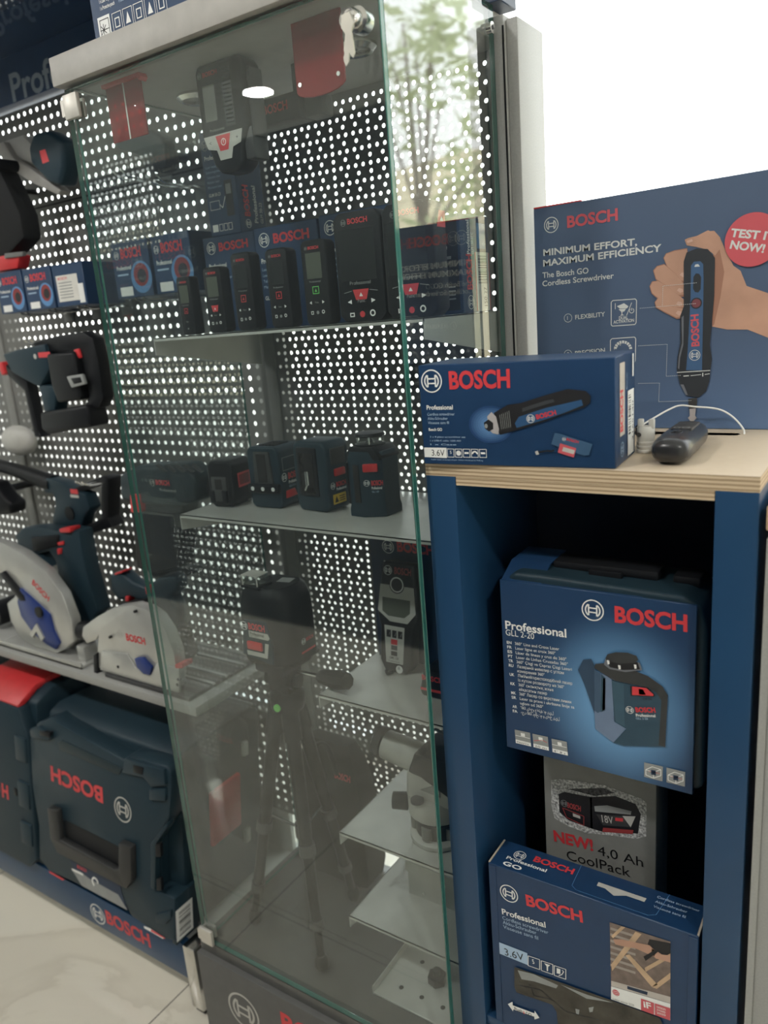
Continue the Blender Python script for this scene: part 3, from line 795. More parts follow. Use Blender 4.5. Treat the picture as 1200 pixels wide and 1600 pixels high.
def ex2(t):
    b = B(DGREY); b.prism([(-.022, .045), (.022, .045), (.018, .108), (-.018, .108)], 'y', -.004, .01, .002); b.build('tapered_window_frame', t)
    b = B(LENS); b.box(-.010, .010, -.0055, -.004, .052, .104); b.build('lens', t)
    b = B(BLACK); b.box(-.036, .036, -.008, .01, .030, .048, .003); b.build('beam_bar', t)
    b = B(WHITE)
    for x in (-.024, 0, .024): b.cyl((x, -.0085, .039), (x, -.0075, .039), .004, n=10)
    b.build('indicator', t)
    b = B(RED); b.prism([(.012, .018), (.046, .018), (.040, .032), (.014, .032)], 'x', .034, .039, .001); b.build('slide_switch', t)
    p = Pr((.0372, 0, 0), (0, 1, 0)); p.emblem(WHITE, .012, .058, .008); p.bosch(.024, .053, .011, .040); p.text(WHITE, 'Professional', .024, .044, .0055, .032, .02); p.text(PALE, 'GLL 2-15', .024, .037, .004, .02)
    p.frame(GRYP, .010, .070, .060, .095, .001); p.build('side_print', t)
    b = B(BLACK)
    for k in range(5): b.box(-.014 + k * .008, -.010 + k * .008, .012, .055, .1165, .1185)
    b.build('vent_ribs', t)


laser_base('petrol line laser with tapered front window, second from the left', TEAL, .074, .117, .072, .008, (-.975, 1.040), .06, ex2)


def ex3(t):
    b = B(BLACK); b.box(-.030, .020, -.003, .010, .028, .118, .004); b.build('window_frame', t)
    b = B(LENS); b.box(-.022, .012, -.004, -.0028, .034, .108); b.build('lens', t)
    b = B(CHROME); b.cyl((-.004, -.0045, .050), (-.004, -.0045, .075), .004, n=10); b.cyl((-.012, -.0045, .040), (-.006, -.0045, .050), .002, n=8); b.build('prism_mount', t)
    b = B(DGREY); b.box(.040, .043, .012, .050, .085, .115, .002); b.build('grip_pad', t)
    b = B(RED); b.box(.040, .045, .018, .046, .064, .078, .003); b.build('power_switch', t)
    p = Pr((.0412, 0, 0), (0, 1, 0)); p.emblem(WHITE, .012, .048, .006); p.bosch(.021, .045, .008, .026); p.text(WHITE, 'Professional', .021, .038, .005, .026, .02); p.rect(YEL, .010, .014, .044, .032); p.up(); p.poly(BLK, [(.014, .017), (.024, .017), (.019, .029)])
    for k in range(3): p.rect(BLK, .026, .018 + k * .004, .041, .0195 + k * .004)
    p.build('side_print', t)


laser_base('tall petrol line laser with wide lens window and yellow warning label', TEAL, .082, .128, .062, .010, (-.868, 1.045), -.10, ex3)


def prism_head(t, c, r, z, h):
    b = B(BLACK); b.lathe([(r * .9, 0), (r, .002), (r, h * .18), (r * .72, h * .22)], (c[0], c[1], z)); b.build('turret_base', t)
    b = B(CLEARP); b.cyl((c[0], c[1], z + h * .2), (c[0], c[1], z + h * .72), r * .86, n=24, cap=False); b.build('prism_window', t)
    b = B(BLACK); b.lathe([(r * .95, 0), (r, h * .06), (r * .9, h * .24), (r * .5, h * .28)], (c[0], c[1], z + h * .72)); b.build('turret_cap', t)
    b = B(CHROME)
    for a in range(4): b.cyl((c[0] + r * .8 * math.cos(a * 1.57 + .6), c[1] + r * .8 * math.sin(a * 1.57 + .6), z + h * .2), (c[0] + r * .8 * math.cos(a * 1.57 + .6), c[1] + r * .8 * math.sin(a * 1.57 + .6), z + h * .74), .0018, n=6)
    b.cyl((c[0], c[1], z + h * .2), (c[0], c[1], z + h * .6), r * .3, r * .1, n=16); b.build('mirror_cone', t)


t = thing('line_laser', 'petrol turret laser with round glass prism on top, at the right end of the four', 'line laser', (0, 0, 0), LG)
b = B(TEAL); w_ = .078
pl_ = [(-.039, .014), (-.024, -.006), (.006, -.006), (.039, .012), (.039, .056), (.028, .068), (-.026, .068), (-.039, .056)]
b.loft([[(x * s_, (y - .03) * s_ + .03, z) for x, y in pl_] for z, s_ in ((0, 1.02), (.012, 1.03), (.020, .98), (.100, .98), (.112, .88))]); b.build('housing', t)
b = B(BLACK); b.prism([(-.030, .098), (.038, .098), (.038, .104), (.024, .120), (-.026, .120), (-.034, .108)], 'y', .004, .064, .003); b.build('shoulder', t)
b = B(LENS); b.obox((-.030, .001, .058), (.020, .003, .060), -.93, .001); b.obox((-.006, -.0065, .058), (.012, .002, .066), 0); b.build('lens', t)
b = B(BLACK); b.obox((-.0305, .0022, .058), (.025, .003, .072), -.93); b.build('window_frame', t)
b = B(RED); b.obox((.020, .0005, .086), (.026, .006, .014), .50, .002); b.build('slide_switch', t)
p = Pr((.0062, -.0075, 0), (math.cos(.50), math.sin(.50), 0)); p.emblem(WHITE, .008, .060, .0055); p.bosch(.016, .056, .008, .020); p.text(WHITE, 'Professional', .016, .049, .0045, .018, .02); p.text(PALE, 'GLL 3-80', .016, .043, .0035, .012); p.build('side_print', t)
prism_head(t, (-.002, .034), .027, .118, .024)
t.location = (-.757, 1.047, ZM); t.rotation_euler = (0, 0, -.06)

# ------------------------------------------------------------------ tripod with laser, black bag behind
AX, AY = -.950, 1.005
t = thing('tripod', 'black folding tripod standing on the showcase floor under a cross laser', 'tripod', (AX, AY, GZ0))
for fx, fy in ((-1.072, .953), (-.868, .925), (-.922, 1.108)):
    f = Vector((fx, fy, GZ0 + .012)); a = Vector((AX + (fx - AX) * .16, AY + (fy - AY) * .16, .788)); m_ = a.lerp(f, .55); m2 = a.lerp(f, .84)
    b = B(BLACK); b.cyl(a, m_, .0145, .013, 12); b.m(RUB); b.cyl(a, a.lerp(f, .13), .018, .0175, 12); b.m(BLACK); b.cyl(m_, m2, .0115, .011, 12); b.cyl(m2, f, .009, .0085, 12); lg = b.build('leg', t)
    b = B(DGREY); b.cyl(m_.lerp(a, .04), m_.lerp(f, .05), .0165, n=12); b.cyl(m2.lerp(a, .02), m2.lerp(f, .12), .0145, n=12); b.build('clamp_collar', lg)
    b = B(RUB); b.lathe([(.008, .02), (.013, .012), (.014, -.004), (.010, -.012)], f); b.build('foot', lg)
    s_ = B(CHROME); s_.cyl(m_.lerp(a, .1), (AX, AY, .50), .0028, n=8); s_.build('strut', lg)
b = B(BLACK); b.cyl((AX, AY, .46), (AX, AY, .80), .011, n=14); b.m(DGREY); b.cyl((AX, AY, .485), (AX, AY, .515), .017, n=14); b.build('centre_column', t)
b = B(BLACK); b.lathe([(.030, 0), (.034, .008), (.034, .034), (.026, .045)], (AX, AY, .775)); b.box(AX - .026, AX + .026, AY - .024, AY + .024, .815, .868, .006); b.cyl((AX - .032, AY - .005, .842), (AX + .034, AY - .005, .842), .019); b.m(DGREY); b.cyl((AX + .034, AY - .005, .842), (AX + .040, AY - .005, .842), .013); b.cyl((AX - .050, AY - .01, .855), (AX - .03, AY - .01, .855), .009)
b.build('pan_head', t)
b = B(mat('green_bubble', (.18, .62, .12), .2)); b.cyl((AX + .004, AY - .0345, .792), (AX + .004, AY - .038, .792), .0075, n=16); b.build('bubble_level', t)
b = B(CHROME); b.cyl((AX + .03, AY, .858), (AX + .115, AY - .02, .873), .0042, n=10); ph = b.build('pan_handle', t)
b = B(RUB); b.lathe([(.006, 0), (.012, .008), (.016, .035), (.019, .062), (.015, .085), (.006, .09)], (AX + .098, AY - .016, .870), (.085, -.02, .015), 8); b.build('grip', ph)
b = B(BLACK); b.box(AX - .032, AX + .040, AY - .045, AY + .04, .868, .886, .004); b.build('quick_plate', t)
t = thing('cross_laser', 'black and petrol cross laser mounted on the tripod', 'line laser', (AX, AY, .886))
LX0, LX1, LY0 = AX - .044, AX + .062, AY - .055
b = B(BLACK)
sec = [(LX0, LY0 + .004), (LX0 + .006, LY0), (LX0 + .070, LY0), (LX1 - .012, LY0 + .014), (LX1, LY0 + .040), (LX1, LY0 + .085), (LX1 - .02, LY0 + .105), (LX0 + .012, LY0 + .105), (LX0, LY0 + .09)]
mx_, my_ = AX, AY
b.loft([[(mx_ + (x - mx_) * s_, my_ + (y - my_) * s_, z) for x, y in sec] for z, s_ in ((.888, .93), (.898, 1.0), (.985, 1.0), (1.012, .97), (1.028, .88), (1.036, .74))]); b.build('housing', t)
b = B(TEAL); b.prism([(LX0 - .001, .905), (LX0 + .072, .895), (LX0 + .0755, .93), (LX0 + .066, .980), (LX0 + .012, .977), (LX0 + .004, .94)], 'y', LY0 - .003, LY0 + .004, .0015); fp = b.build('front_panel', t)
p = Pr((LX0, LY0 - .003, 0)); p.emblem(WHITE, .012, .965, .0085); p.bosch(.023, .960, .012, .040)
p.poly(LGREY, [(.022, .944), (.069, .944), (.073, .949), (.069, .957), (.022, .957)]); p.up().text(BLK, 'Professional', .025, .949, .006, .034, .02); p.text(BLK, 'GCL 2-50 C', .025, .945, .0035, .02)
p.poly(LGREY, [(.012, .907), (.062, .907), (.069, .937), (.060, .937), (.056, .916), (.012, .916)]); p.text(BLK, '1  2', .022, .912, .004); p.build('print', fp)
b = B(RED); b.box(LX0 + .016, LX0 + .052, LY0 - .007, LY0 - .001, .920, .936, .002); b.build('slide_switch', t)
b = B(BLACK); b.box(LX0 + .002, LX1 - .004, LY0 + .02, LY0 + .1, .886, .892, .002); b.box(LX0 + .004, LX0 + .05, LY0 + .008, LY0 + .045, 1.034, 1.040, .002); b.build('top_base', t)
b = B(CLEARP); b.box(LX0 + .006, LX0 + .046, LY0 + .010, LY0 + .042, 1.0405, 1.058, .003); b.build('prism_window', t)
b = B(LGREY); b.box(LX0 + .006, LX0 + .046, LY0 + .010, LY0 + .042, 1.0582, 1.060, .001); b.cyl((LX0 + .008, LY0 + .011, 1.04), (LX0 + .008, LY0 + .011, 1.059), .0012, n=6); b.cyl((LX0 + .044, LY0 + .011, 1.04), (LX0 + .044, LY0 + .011, 1.059), .0012, n=6); b.build('prism_roof', t)
p = Pr((LX0 + .05, LY0 + .06, 1.0362), (1, .2, 0), (-.2, 1, 0)); p.rect(GRYP, 0, -.006, .028, .018)
p.build('top_label', t)
p = Pr((LX1 + .0005, LY0 + .045, 0), (.0, 1, 0)); p.emblem(WHITE, .004, .928, .006); p.text(REDP, 'BOSCH', .012, .926, .006, .02, .03); p.rect(REDP, -.004, .905, .036, .909); p.build('battery_print', t)

t = thing('tool_bag', 'black fabric tool bag leaning on the perforated panel behind the tripod', 'bag', (-1.0, 1.16, GZ0))
b = B(RUB); b.loft([[(-1.0 + sx * w_, 1.183 + sy * d_ * .8, z) for sx, sy in ((-1, -.8), (-.8, -1), (.8, -1), (1, -.8), (1, .8), (.8, 1), (-.8, 1), (-1, .8))] for z, w_, d_ in ((GZ0, .086, .052), (.30, .094, .056), (.46, .088, .050), (.56, .072, .038), (.60, .056, .022), (.605, .03, .01))]); b.build('body', t)
b = B(BLACK); b.tube([(-1.03, 1.142, .54), (-1.02, 1.150, .59), (-.99, 1.150, .60), (-.96, 1.142, .54)], .005); b.build('strap', t)
p = Pr((-.99, 1.1435, .50), (1, 0, 0), (0, .12, 1)); p.text(REDP, 'BOSCH', .018, .028, .014, .042, .03); p.build('lettering', t)

# ------------------------------------------------------------------ scanner shelf, optical level shelf, brackets below
def f_det(p, w_, h):
    p.emblem(WHITE, .042, h - .028, .013); p.bosch(.062, h - .034, .018, .078); p.text(WHITE, 'Professional', .03, h - .066, .010, .052, .02)
    for k in range(3): p.text(PALE, ('Wall scanner', 'Ortungsgeraet', 'Detecteur multi')[k], .03, h - .080 - .009 * k, .006, (.036, .036, .05)[k])
    p.text(WHITE, 'GMS 120', .03, h - .112, .006, .024, .015)


carton('product_box', 'dark blue wall scanner carton standing behind the scanner', -.812, -.635, 1.130, 1.205, Z3, 1.113, f_det, None, None, NAVYD)
t = thing('wall_scanner', 'black wall scanner with silver display bezel leaning on its carton', 'wall scanner', (-.738, 1.075, Z3))
b = B(BLACK); b.prism([(-.024, 0), (.020, 0), (.034, .020), (.034, .085), (.043, .110), (.041, .150), (.036, .208), (-.034, .208), (-.040, .150), (-.043, .110), (-.036, .085), (-.036, .022)], 'y', 0, .030, .006, 3)
for v in b.bm.verts: v.co += Vector((-.738, 1.075, Z3))
bd = b.build('body', t)
b = B(RUB); b.tube([(-.756, 1.07, Z3 + .004), (-.748, 1.062, Z3 + .003), (-.742, 1.072, Z3 + .004)], .003); b.build('wrist_strap', t)
p = Pr((-.738, 1.075, Z3)); p.emblem(WHITE, -.020, .193, .009); p.text(mat('dim_red_print', (.35, .05, .05), .5), 'BOSCH', -.006, .188, .012, .036, .03)
p.poly(LGREY, [(-.036, .166), (.036, .166), (.041, .118), (.024, .098), (-.014, .098), (-.041, .116)]); p.up().poly(SCRN, [(-.031, .142), (.029, .142), (.029, .118), (.017, .108), (-.018, .108), (-.031, .116)])
p.up().arc(WHITE, .0, .168, .012, .0145, n=24); p.arc(BLK, 0, .168, .0145, .0165, 190, 350, 14); p.up().disc(BLK, 0, .168, .012)
p.poly(LGREY, [(-.026, .090), (.018, .090), (.016, .020), (-.021, .020)]); p.up()
for x in (-.021, -.0085, .004): p.rect(BLK, x, .068, x + .0095, .082)
p.rect(REDP, -.011, .055, .003, .065)
for z in (.045, .034): p.rect(BLK, -.0105, z, .003, z + .0085)
p.text(BLK, 'GMS 120', -.014, .0275, .0045, .020, .02); p.text(BLK, 'Professional', -.016, .022, .003, .024)
for x in (-.0185, -.006, .0065): p.text(WHITE, '/', x + .003, .072, .006)
p.disc(WHITE, .008, .010, .0075, 18); p.up().text(BLK, '*', .004, .004, .011)
p.build('print', bd)
t.rotation_euler = (-.16, 0, .0)
t = thing('battery_pack', 'small black battery pack with red stripe beside the wall scanner', 'battery', (-.622, 1.045, Z3))
b = B(BLACK); b.prism([(-.652, Z3), (-.590, Z3), (-.588, Z3 + .012), (-.596, Z3 + .052), (-.646, Z3 + .052), (-.655, Z3 + .012)], 'y', 1.022, 1.072, .006); b.build('housing', t)
p = Pr((0, 1.022, Z3)); p.text(REDP, 'BOSCH', -.648, .033, .009, .042, .03); p.rect(REDP, -.652, .013, -.606, .018); p.build('print', t)

t = thing('optical_level', 'grey optical level with black eyepiece ring and round foot', 'surveying level', (-.640, 1.03, Z4))
OX, OY = -.640, 1.03
b = B(LGREY); b.lathe([(.050, 0), (.052, .003), (.052, .010), (.046, .014)], (OX, OY, Z4)); b.build('foot_plate', t)
b = B(BLACK); b.lathe([(.040, .013), (.042, .020), (.042, .040), (.046, .046), (.048, .050)], (OX, OY, Z4)); b.build('levelling_base', t)
b = B(MGREY)
for a in (3.6, 4.7, 5.8): b.cyl((OX + .04 * math.cos(a), OY + .04 * math.sin(a), Z4 + .018), (OX + .04 * math.cos(a), OY + .04 * math.sin(a), Z4 + .040), .010, n=14)
b.build('levelling_screw', t)
HG = mat('level_housing_grey', (.40, .39, .35), .45)
b = B(HG); b.lathe([(.046, .050), (.052, .056), (.052, .082), (.047, .092)], (OX, OY, Z4))
b.prism([(OX - .044, Z4 + .085), (OX + .066, Z4 + .085), (OX + .075, Z4 + .13), (OX + .066, Z4 + .175), (OX - .020, Z4 + .175), (OX - .040, Z4 + .135)], 'y', OY - .036, OY + .036, .008, 3); b.build('body', t)
b = B(HG); b.cyl((OX - .105, OY, Z4 + .158), (OX - .02, OY, Z4 + .146), .0265, .029, 28); b.build('telescope_tube', t)
b = B(BLACK); b.lathe([(.0285, 0), (.030, .003), (.030, .016), (.0270, .018)], (OX - .118, OY, Z4 + .160), (.085, 0, -.012)); b.m(LENS); b.lathe([(.025, .0), (.015, -.001), (.001, -.002)], (OX - .1175, OY, Z4 + .160), (.085, 0, -.012)); b.build('lens_ring', t)
b = B(BLACK); b.prism([(OX - .032, Z4 + .142), (OX - .006, Z4 + .138), (OX + .05, Z4 + .112), (OX + .080, Z4 + .12), (OX + .078, Z4 + .182), (OX - .016, Z4 + .184)], 'y', OY - .040, OY + .040, .004); b.build('top_cover', t)
b = B(MGREY); b.prism([(OX - .010, Z4 + .112), (OX + .03, Z4 + .108), (OX + .03, Z4 + .135)], 'y', OY - .0375, OY - .034); b.build('side_badge', t)
b = B(BLACK); b.cyl((OX - .050, OY - .020, Z4 + .066), (OX - .075, OY - .030, Z4 + .066), .0165, .0155, 18); b.build('fine_knob', t)
b = B(LGREY); b.cyl((OX - .012, OY - .046, Z4 + .093), (OX - .012, OY - .046, Z4 + .097), .010); b.m(DGREY); b.lathe([(.010, 0), (.012, 0), (.012, .005), (.010, .005)], (OX - .012, OY - .046, Z4 + .093)); b.build('bubble_vial', t)

t = thing('sheet_bracket', 'bent grey sheet bracket with toothed edge lying on the lowest hung shelf', 'bracket', (-.64, 1.12, Z5))
b = B(SHELF); b.prism([(-.735, Z5), (-.590, Z5), (-.590, Z5 + .070), (-.738, Z5 + .074), (-.741, Z5 + .052), (-.734, Z5 + .050)], 'y', 1.055, 1.057); b.box(-.735, -.590, 1.057, 1.10, Z5, Z5 + .0016); b.build('plate', t)
for x in (-.70, -.655, -.61): b = B(CHROME); b.cyl((x, 1.054, Z5 + .012), (x, 1.056, Z5 + .012), .003, n=10); b.build('rivet', t)
t = thing('slotted_plate', 'grey plate with round holes lying on the showcase floor', 'plate', (-.65, 1.0, GZ0))
b = B(SHELF); b.box(-.747, -.560, .925, 1.19, GZ0, GZ0 + .004, .0008, 1); b.box(-.747, -.745, .925, 1.19, GZ0, GZ0 + .018); b.build('plate', t)
b = B(BLACK)
for x, y in ((-.705, .96), (-.66, .96), (-.615, .96), (-.70, 1.03), (-.61, 1.03)): b.cyl((x, y, GZ0 + .004), (x, y, GZ0 + .0044), .0045, n=14)
b.build('hole', t)
t = thing('hex_bolt', 'black hexagonal foot bolt standing on the holed plate', 'bolt', (-.652, 1.005, GZ0 + .004))
b = B(BLACK); b.cyl((-.652, 1.005, GZ0 + .004), (-.652, 1.005, GZ0 + .020), .018, n=6); b.build('head', t)
b = B(DGREY); b.cyl((-.652, 1.005, GZ0 + .020), (-.652, 1.005, GZ0 + .032), .007, n=14); b.build('shank', t)

# ------------------------------------------------------------------ cartons standing on the showcase
def f_top(p, w_, h):
    p.rect(WHITE, .012, 0, .040, .034); p.up().frame(BLK, .016, .004, .037, .030, .0012)
    for a in range(8): p.line(BLK, (.0235, .016), (.0235 + .008 * math.cos(a * .785), .016 + .008 * math.sin(a * .785)), .0012)
    p.line(BLK, (.024, .016), (.036, .016), .001)
    for k in range(5):
        x = .045 + k * .024; p.frame(WHITE, x, .006, x + .021, .032, .0009)
        if k % 2: p.poly(WHITE, [(x + .005, .012), (x + .016, .012), (x + .0105, .027)])
        else: p.frame(WHITE, x + .005, .012, x + .016, .025, .0015)
    for k, s_ in enumerate(('4 x 1,5 V LR6 (AA)', '1 x Laser target plate', '1 x Protective pouch')): p.text(WHITE, s_, .022, .060 - k * .009, .005, (.026, .034, .033)[k], .015)
    for k, s_ in enumerate(('Zieltafel', 'Plaque de mire', 'Placa de mira')): p.text(PALE, s_, .065, .060 - k * .009, .005, .03)


carton('product_box', 'blue carton with printed icons standing on the showcase top', -1.056, -.80, .872, .985, 1.931, 2.09, f_top)
carton('product_box', 'plain dark blue carton at the back right corner of the showcase top', -.66, -.524, 1.17, 1.228, 1.931, 2.05, lambda p, w_, h: p.text(PALE, 'Professional', .02, .05, .008), None, None, NAVYD)
# ------------------------------------------------------------------ tools hanging on the wall unit
def hook(x, z, L, label):
    t = thing('peg_hook', label, 'hook', (x, PY, z), 'double steel hooks on the perforated wall')
    b = B(CHROME)
    for dx in (-.012, .012): b.tube([(x + dx, PY - .001, z), (x + dx, PY - L * .8, z - .002), (x + dx, PY - L, z + .012)], .0024, 6)
    b.build('prong', t); b = B(POWD); b.box(x - .018, x + .018, PY - .004, PY, z - .022, z + .012, .001); b.build('back_plate', t)


HK = 'hook holding '
TG = 'power tools hanging on the perforated wall'
# angle grinder at the top left
t = thing('angle_grinder', 'dark petrol angle grinder with grey guard hanging under the header sign', 'power tool', (-1.60, 1.13, 1.88), TG)
b = B(TEAL); b.trace([(58, 232), (66, 210), (88, 206), (112, 222), (114, 262), (108, 292), (88, 285), (62, 258)], 1.10, .075, .010, 3); b.build('motor_housing', t)
p = Pr((0, 1.10, 0)); q = [at(*c, 1.10) for c in ((62, 236), (71, 233), (77, 252), (67, 256))]; p.poly(REDP, [(c.x, c.z) for c in q]); p.build('badge', t)
b = B(mat('guard_grey', (.30, .29, .27), .45)); b.trace([(6, 226), (14, 222), (30, 248), (62, 268), (104, 298), (100, 306), (58, 286), (24, 264), (6, 240)], 1.115, .03, .003); b.build('guard', t)
b = B(POWD); b.trace([(14, 222), (44, 212), (58, 226), (62, 258), (30, 246)], 1.13, .03, .004); b.build('gear_head', t)
b = B(BLACK); c = at(30, 268, 1.12); b.cyl((c.x, 1.06, c.z + .01), (c.x, 1.12, c.z + .01), .012); b.cyl((-1.62, 1.13, 1.90), (-1.62, PY, 1.90), .008); b.build('spindle', t)
# black holster on the left edge
t = thing('tool_holster', 'black fabric tool holster with red strip hanging left of the angle grinder', 'holster', (-1.76, 1.14, 1.79))
b = B(RUB); b.trace([(-22, 262), (10, 258), (30, 300), (46, 335), (52, 372), (34, 392), (22, 402), (-22, 404)], 1.10, .08, .008); b.build('pouch', t)
b = B(RED); b.trace([(-18, 405), (10, 400), (40, 398), (36, 420), (-18, 428)], 1.095, .05, .004); b.build('red_strip', t)
b = B(MGREY); b.trace([(10, 396), (38, 393), (38, 400), (10, 404)], 1.09, .01, .001); b.build('buckle', t)
b = B(BLACK); b.cyl((-1.80, 1.12, 1.86), (-1.80, PY, 1.86), .006); b.build('hanger', t)


def f_small(seed):
    def f(p, w_, h):
        p.emblem(WHITE, .14 * w_, .76 * h, .07 * w_); p.bosch(.26 * w_, .70 * h, .16 * h, .55 * w_)
        p.text(WHITE, 'Professional', .1 * w_, .50 * h, .07 * h, .4 * w_, .02)
        p.rect(WHITE, .12 * w_, .04 * h, .46 * w_, .20 * h); p.rect(PALE, .1 * w_, .40 * h, .4 * w_, .43 * h)
        p.disc(GLOWB, .74 * w_, .34 * h, .28 * h); p.up().disc(mat('dark_red_print', (.25, .03, .03), .5), .74 * w_, .38 * h, .2 * h); p.up().disc(BLK, .76 * w_, .36 * h, .12 * h)
    return f


def f_label(p, w_, h):
    p.rect(CREAM, .10 * w_, .12 * h, .80 * w_, .74 * h); p.up()
    for k in range(6): p.rect(GRYP, .16 * w_, (.2 + .07 * k) * h, .6 * w_, (.225 + .07 * k) * h)
    p.text(REDP, 'BOSCH', .16 * w_, .64 * h, .06 * h, .3 * w_, .02); p.rect(WHITE, .78 * w_, .05 * h, .95 * w_, .5 * h)


AG = 'small cartons hanging on the perforated wall'
carton('accessory_box', 'small blue carton at the left edge of the hanging row of three', -1.805, -1.700, 1.09, 1.19, 1.575, 1.668, f_small(1), None, AG)
carton('accessory_box', 'small blue carton in the middle of the hanging row of three', -1.694, -1.588, 1.09, 1.19, 1.575, 1.666, f_small(2), None, AG)
carton('accessory_box', 'small blue carton with large cream label left of the showcase', -1.582, -1.474, 1.09, 1.19, 1.575, 1.664, f_label, None, AG)
carton('accessory_box', 'blue carton hanging behind the left glass pane, left of two', -1.385, -1.272, 1.10, 1.185, 1.577, 1.690, f_small(3), None, AG)
carton('accessory_box', 'blue carton hanging behind the left glass pane, right of two', -1.262, -1.152, 1.10, 1.185, 1.577, 1.688, f_small(4), None, AG)
for x, n in ((-1.752, 'the left carton of the row of three'), (-1.640, 'the middle carton of the row of three'), (-1.528, 'the carton with the cream label'), (-1.330, 'the left carton behind the left pane'), (-1.205, 'the right carton behind the left pane')):
    hook(x, 1.570, .13, 'steel double hook under ' + n)
# combi hammer
t = thing('rotary_hammer', 'black and petrol cordless rotary hammer hanging left of the showcase', 'power tool', (-1.66, 1.12, 1.40), TG)
b = B(TEAL); b.trace([(16, 552), (40, 545), (82, 536), (90, 576), (74, 604), (50, 592), (30, 580)], 1.08, .07, .006, 2); b.build('motor_housing', t)
b = B(TEAL); b.trace([(70, 600), (98, 602), (96, 642), (80, 642)], 1.082, .06, .005, 2); b.build('lower_grip', t)
b = B(BLACK); b.trace([(60, 534), (98, 524), (138, 518), (154, 528), (162, 560), (170, 620), (164, 636), (140, 636), (148, 616), (138, 566), (132, 554), (96, 550), (64, 547)], 1.09, .05, .004, 2); b.build('rear_handle', t)
b = B(BLACK); b.trace([(86, 552), (128, 548), (136, 590), (140, 622), (104, 628), (94, 600)], 1.075, .08, .007, 3); b.build('gear_block', t)
b = B(BLACK); b.trace([(78, 642), (150, 630), (158, 664), (90, 676), (80, 668)], 1.07, .09, .008, 3); b.build('battery', t)
b = B(BLACK); b.trace([(16, 568), (34, 584), (50, 596), (68, 676), (74, 682), (62, 682), (46, 610), (20, 586)], 1.10, .03, .006); b.build('side_handle', t)
b = B(RED); b.trace([(6, 566), (14, 564), (21, 582), (14, 586)], 1.10, .04, .004); b.build('chuck_ring', t)
b = B(RED); b.trace([(120, 546), (128, 544), (132, 558), (129, 560)], 1.085, .02, .002); b.build('trigger', t)
p = Pr((0, 1.08, 0)); c, d = at(61, 559, 1.08), at(79, 555, 1.08); p.rect(REDP, c.x, c.z, d.x, c.z + .012); c = at(55, 557, 1.08); p.disc(LGREY, c.x, c.z, .006)
p.build('badge', t)
b = B(GRYP); b.trace([(106, 588), (130, 584), (135, 600), (114, 606)], 1.068, .01, .003); b.m(BLACK); b.trace([(112, 591), (126, 589), (129, 597), (117, 600)], 1.066, .006, .001); b.build('clip', t)
hook(-1.70, 1.50, .16, 'steel double hook under the handle of the rotary hammer')
# round lamp at the left edge
t = thing('work_lamp', 'round grey work lamp head at the left edge of the perforated wall', 'lamp', (-2.02, 1.14, 1.235))
b = B(LGREY); b.ell((-2.02, 1.198, 1.246), (.075, .028, .042)); b.build('head', t)
b = B(BLACK); b.cyl((-2.03, 1.20, 1.24), (-2.03, PY, 1.24), .018); b.build('neck', t)
# black tool at the left edge, lower
t = thing('sanding_tool', 'black tool body at the left edge below the work lamp', 'power tool', (-2.0, 1.13, 1.08), TG)
b = B(BLACK); b.trace([(-30, 746), (2, 752), (16, 772), (30, 784), (30, 800), (-30, 806)], 1.09, .08, .010, 3); b.build('body', t)
b = B(BLACK); b.cyl((-2.03, 1.11, 1.12), (-2.03, PY, 1.12), .01); b.build('hanger', t)
# straight grinder / blower
t = thing('leaf_blower', 'petrol cordless blower with long black tube and open loop handle', 'power tool', (-1.66, 1.10, 1.12), TG)
b = B(TEAL); b.trace([(80, 744), (108, 752), (124, 764), (142, 770), (150, 792), (140, 806), (134, 830), (96, 832), (90, 812), (96, 784), (92, 770), (78, 768)], 1.125, .06, .006, 2); b.build('fan_housing', t)
b = B(BLACK); b.cyl(at(86, 756, 1.145), at(20, 733, 1.145), .024, .018); b.cyl(at(20, 733, 1.145), at(-20, 722, 1.145), .018, .017); b.build('nozzle_tube', t)
b = B(BLACK); b.trace([(126, 760), (170, 741), (180, 745), (178, 806), (186, 820), (150, 832), (130, 834), (132, 822), (158, 812), (168, 806), (168, 756), (130, 768)], 1.135, .04, .004, 2); b.build('loop_handle', t)
b = B(BLACK); p_ = at(109, 802, 1.124); b.cyl((p_.x, 1.122, p_.z), (p_.x, 1.13, p_.z), .018); b.build('air_inlet', t)
p = Pr((0, 1.125, 0)); c = at(111, 771, 1.125); p.rect(REDP, c.x, c.z, c.x + .03, c.z + .012); p.rect(LGREY, c.x - .004, c.z - .010, c.x + .03, c.z - .003); p.build('badge', t)
hook(-1.60, 1.165, .16, 'steel double hook under the loop of the blower')
# drill hammer seen through the left pane
t = thing('demolition_hammer', 'large petrol rotary hammer with red switch, hanging behind the left glass pane', 'power tool', (-1.32, 1.10, 1.15), TG)
b = B(TEAL2); b.trace([(203, 738), (232, 724), (300, 722), (322, 742), (324, 778), (300, 786), (226, 782), (205, 776)], 1.05, .10, .010, 3)
b.m(DGREY)
for k in range(5): b.trace([(244 + k * 14, 727), (248 + k * 14, 725), (262 + k * 14, 736), (258 + k * 14, 738)], 1.046, .006)
b.build('motor_housing', t)
b = B(BLACK); b.trace([(214, 776), (300, 784), (292, 884), (256, 892), (226, 884), (222, 840)], 1.06, .08, .008, 3); b.build('battery_foot', t)
b = B(RED); b.trace([(211, 770), (226, 770), (228, 798), (212, 799)], 1.045, .05, .004); b.build('switch', t)
b = B(BLACK); b.cyl(at(318, 760, 1.10), at(350, 758, 1.10), .024, .020); b.cyl(at(306, 736, 1.10), at(306, 728, 1.10), .012); b.build('chuck', t)
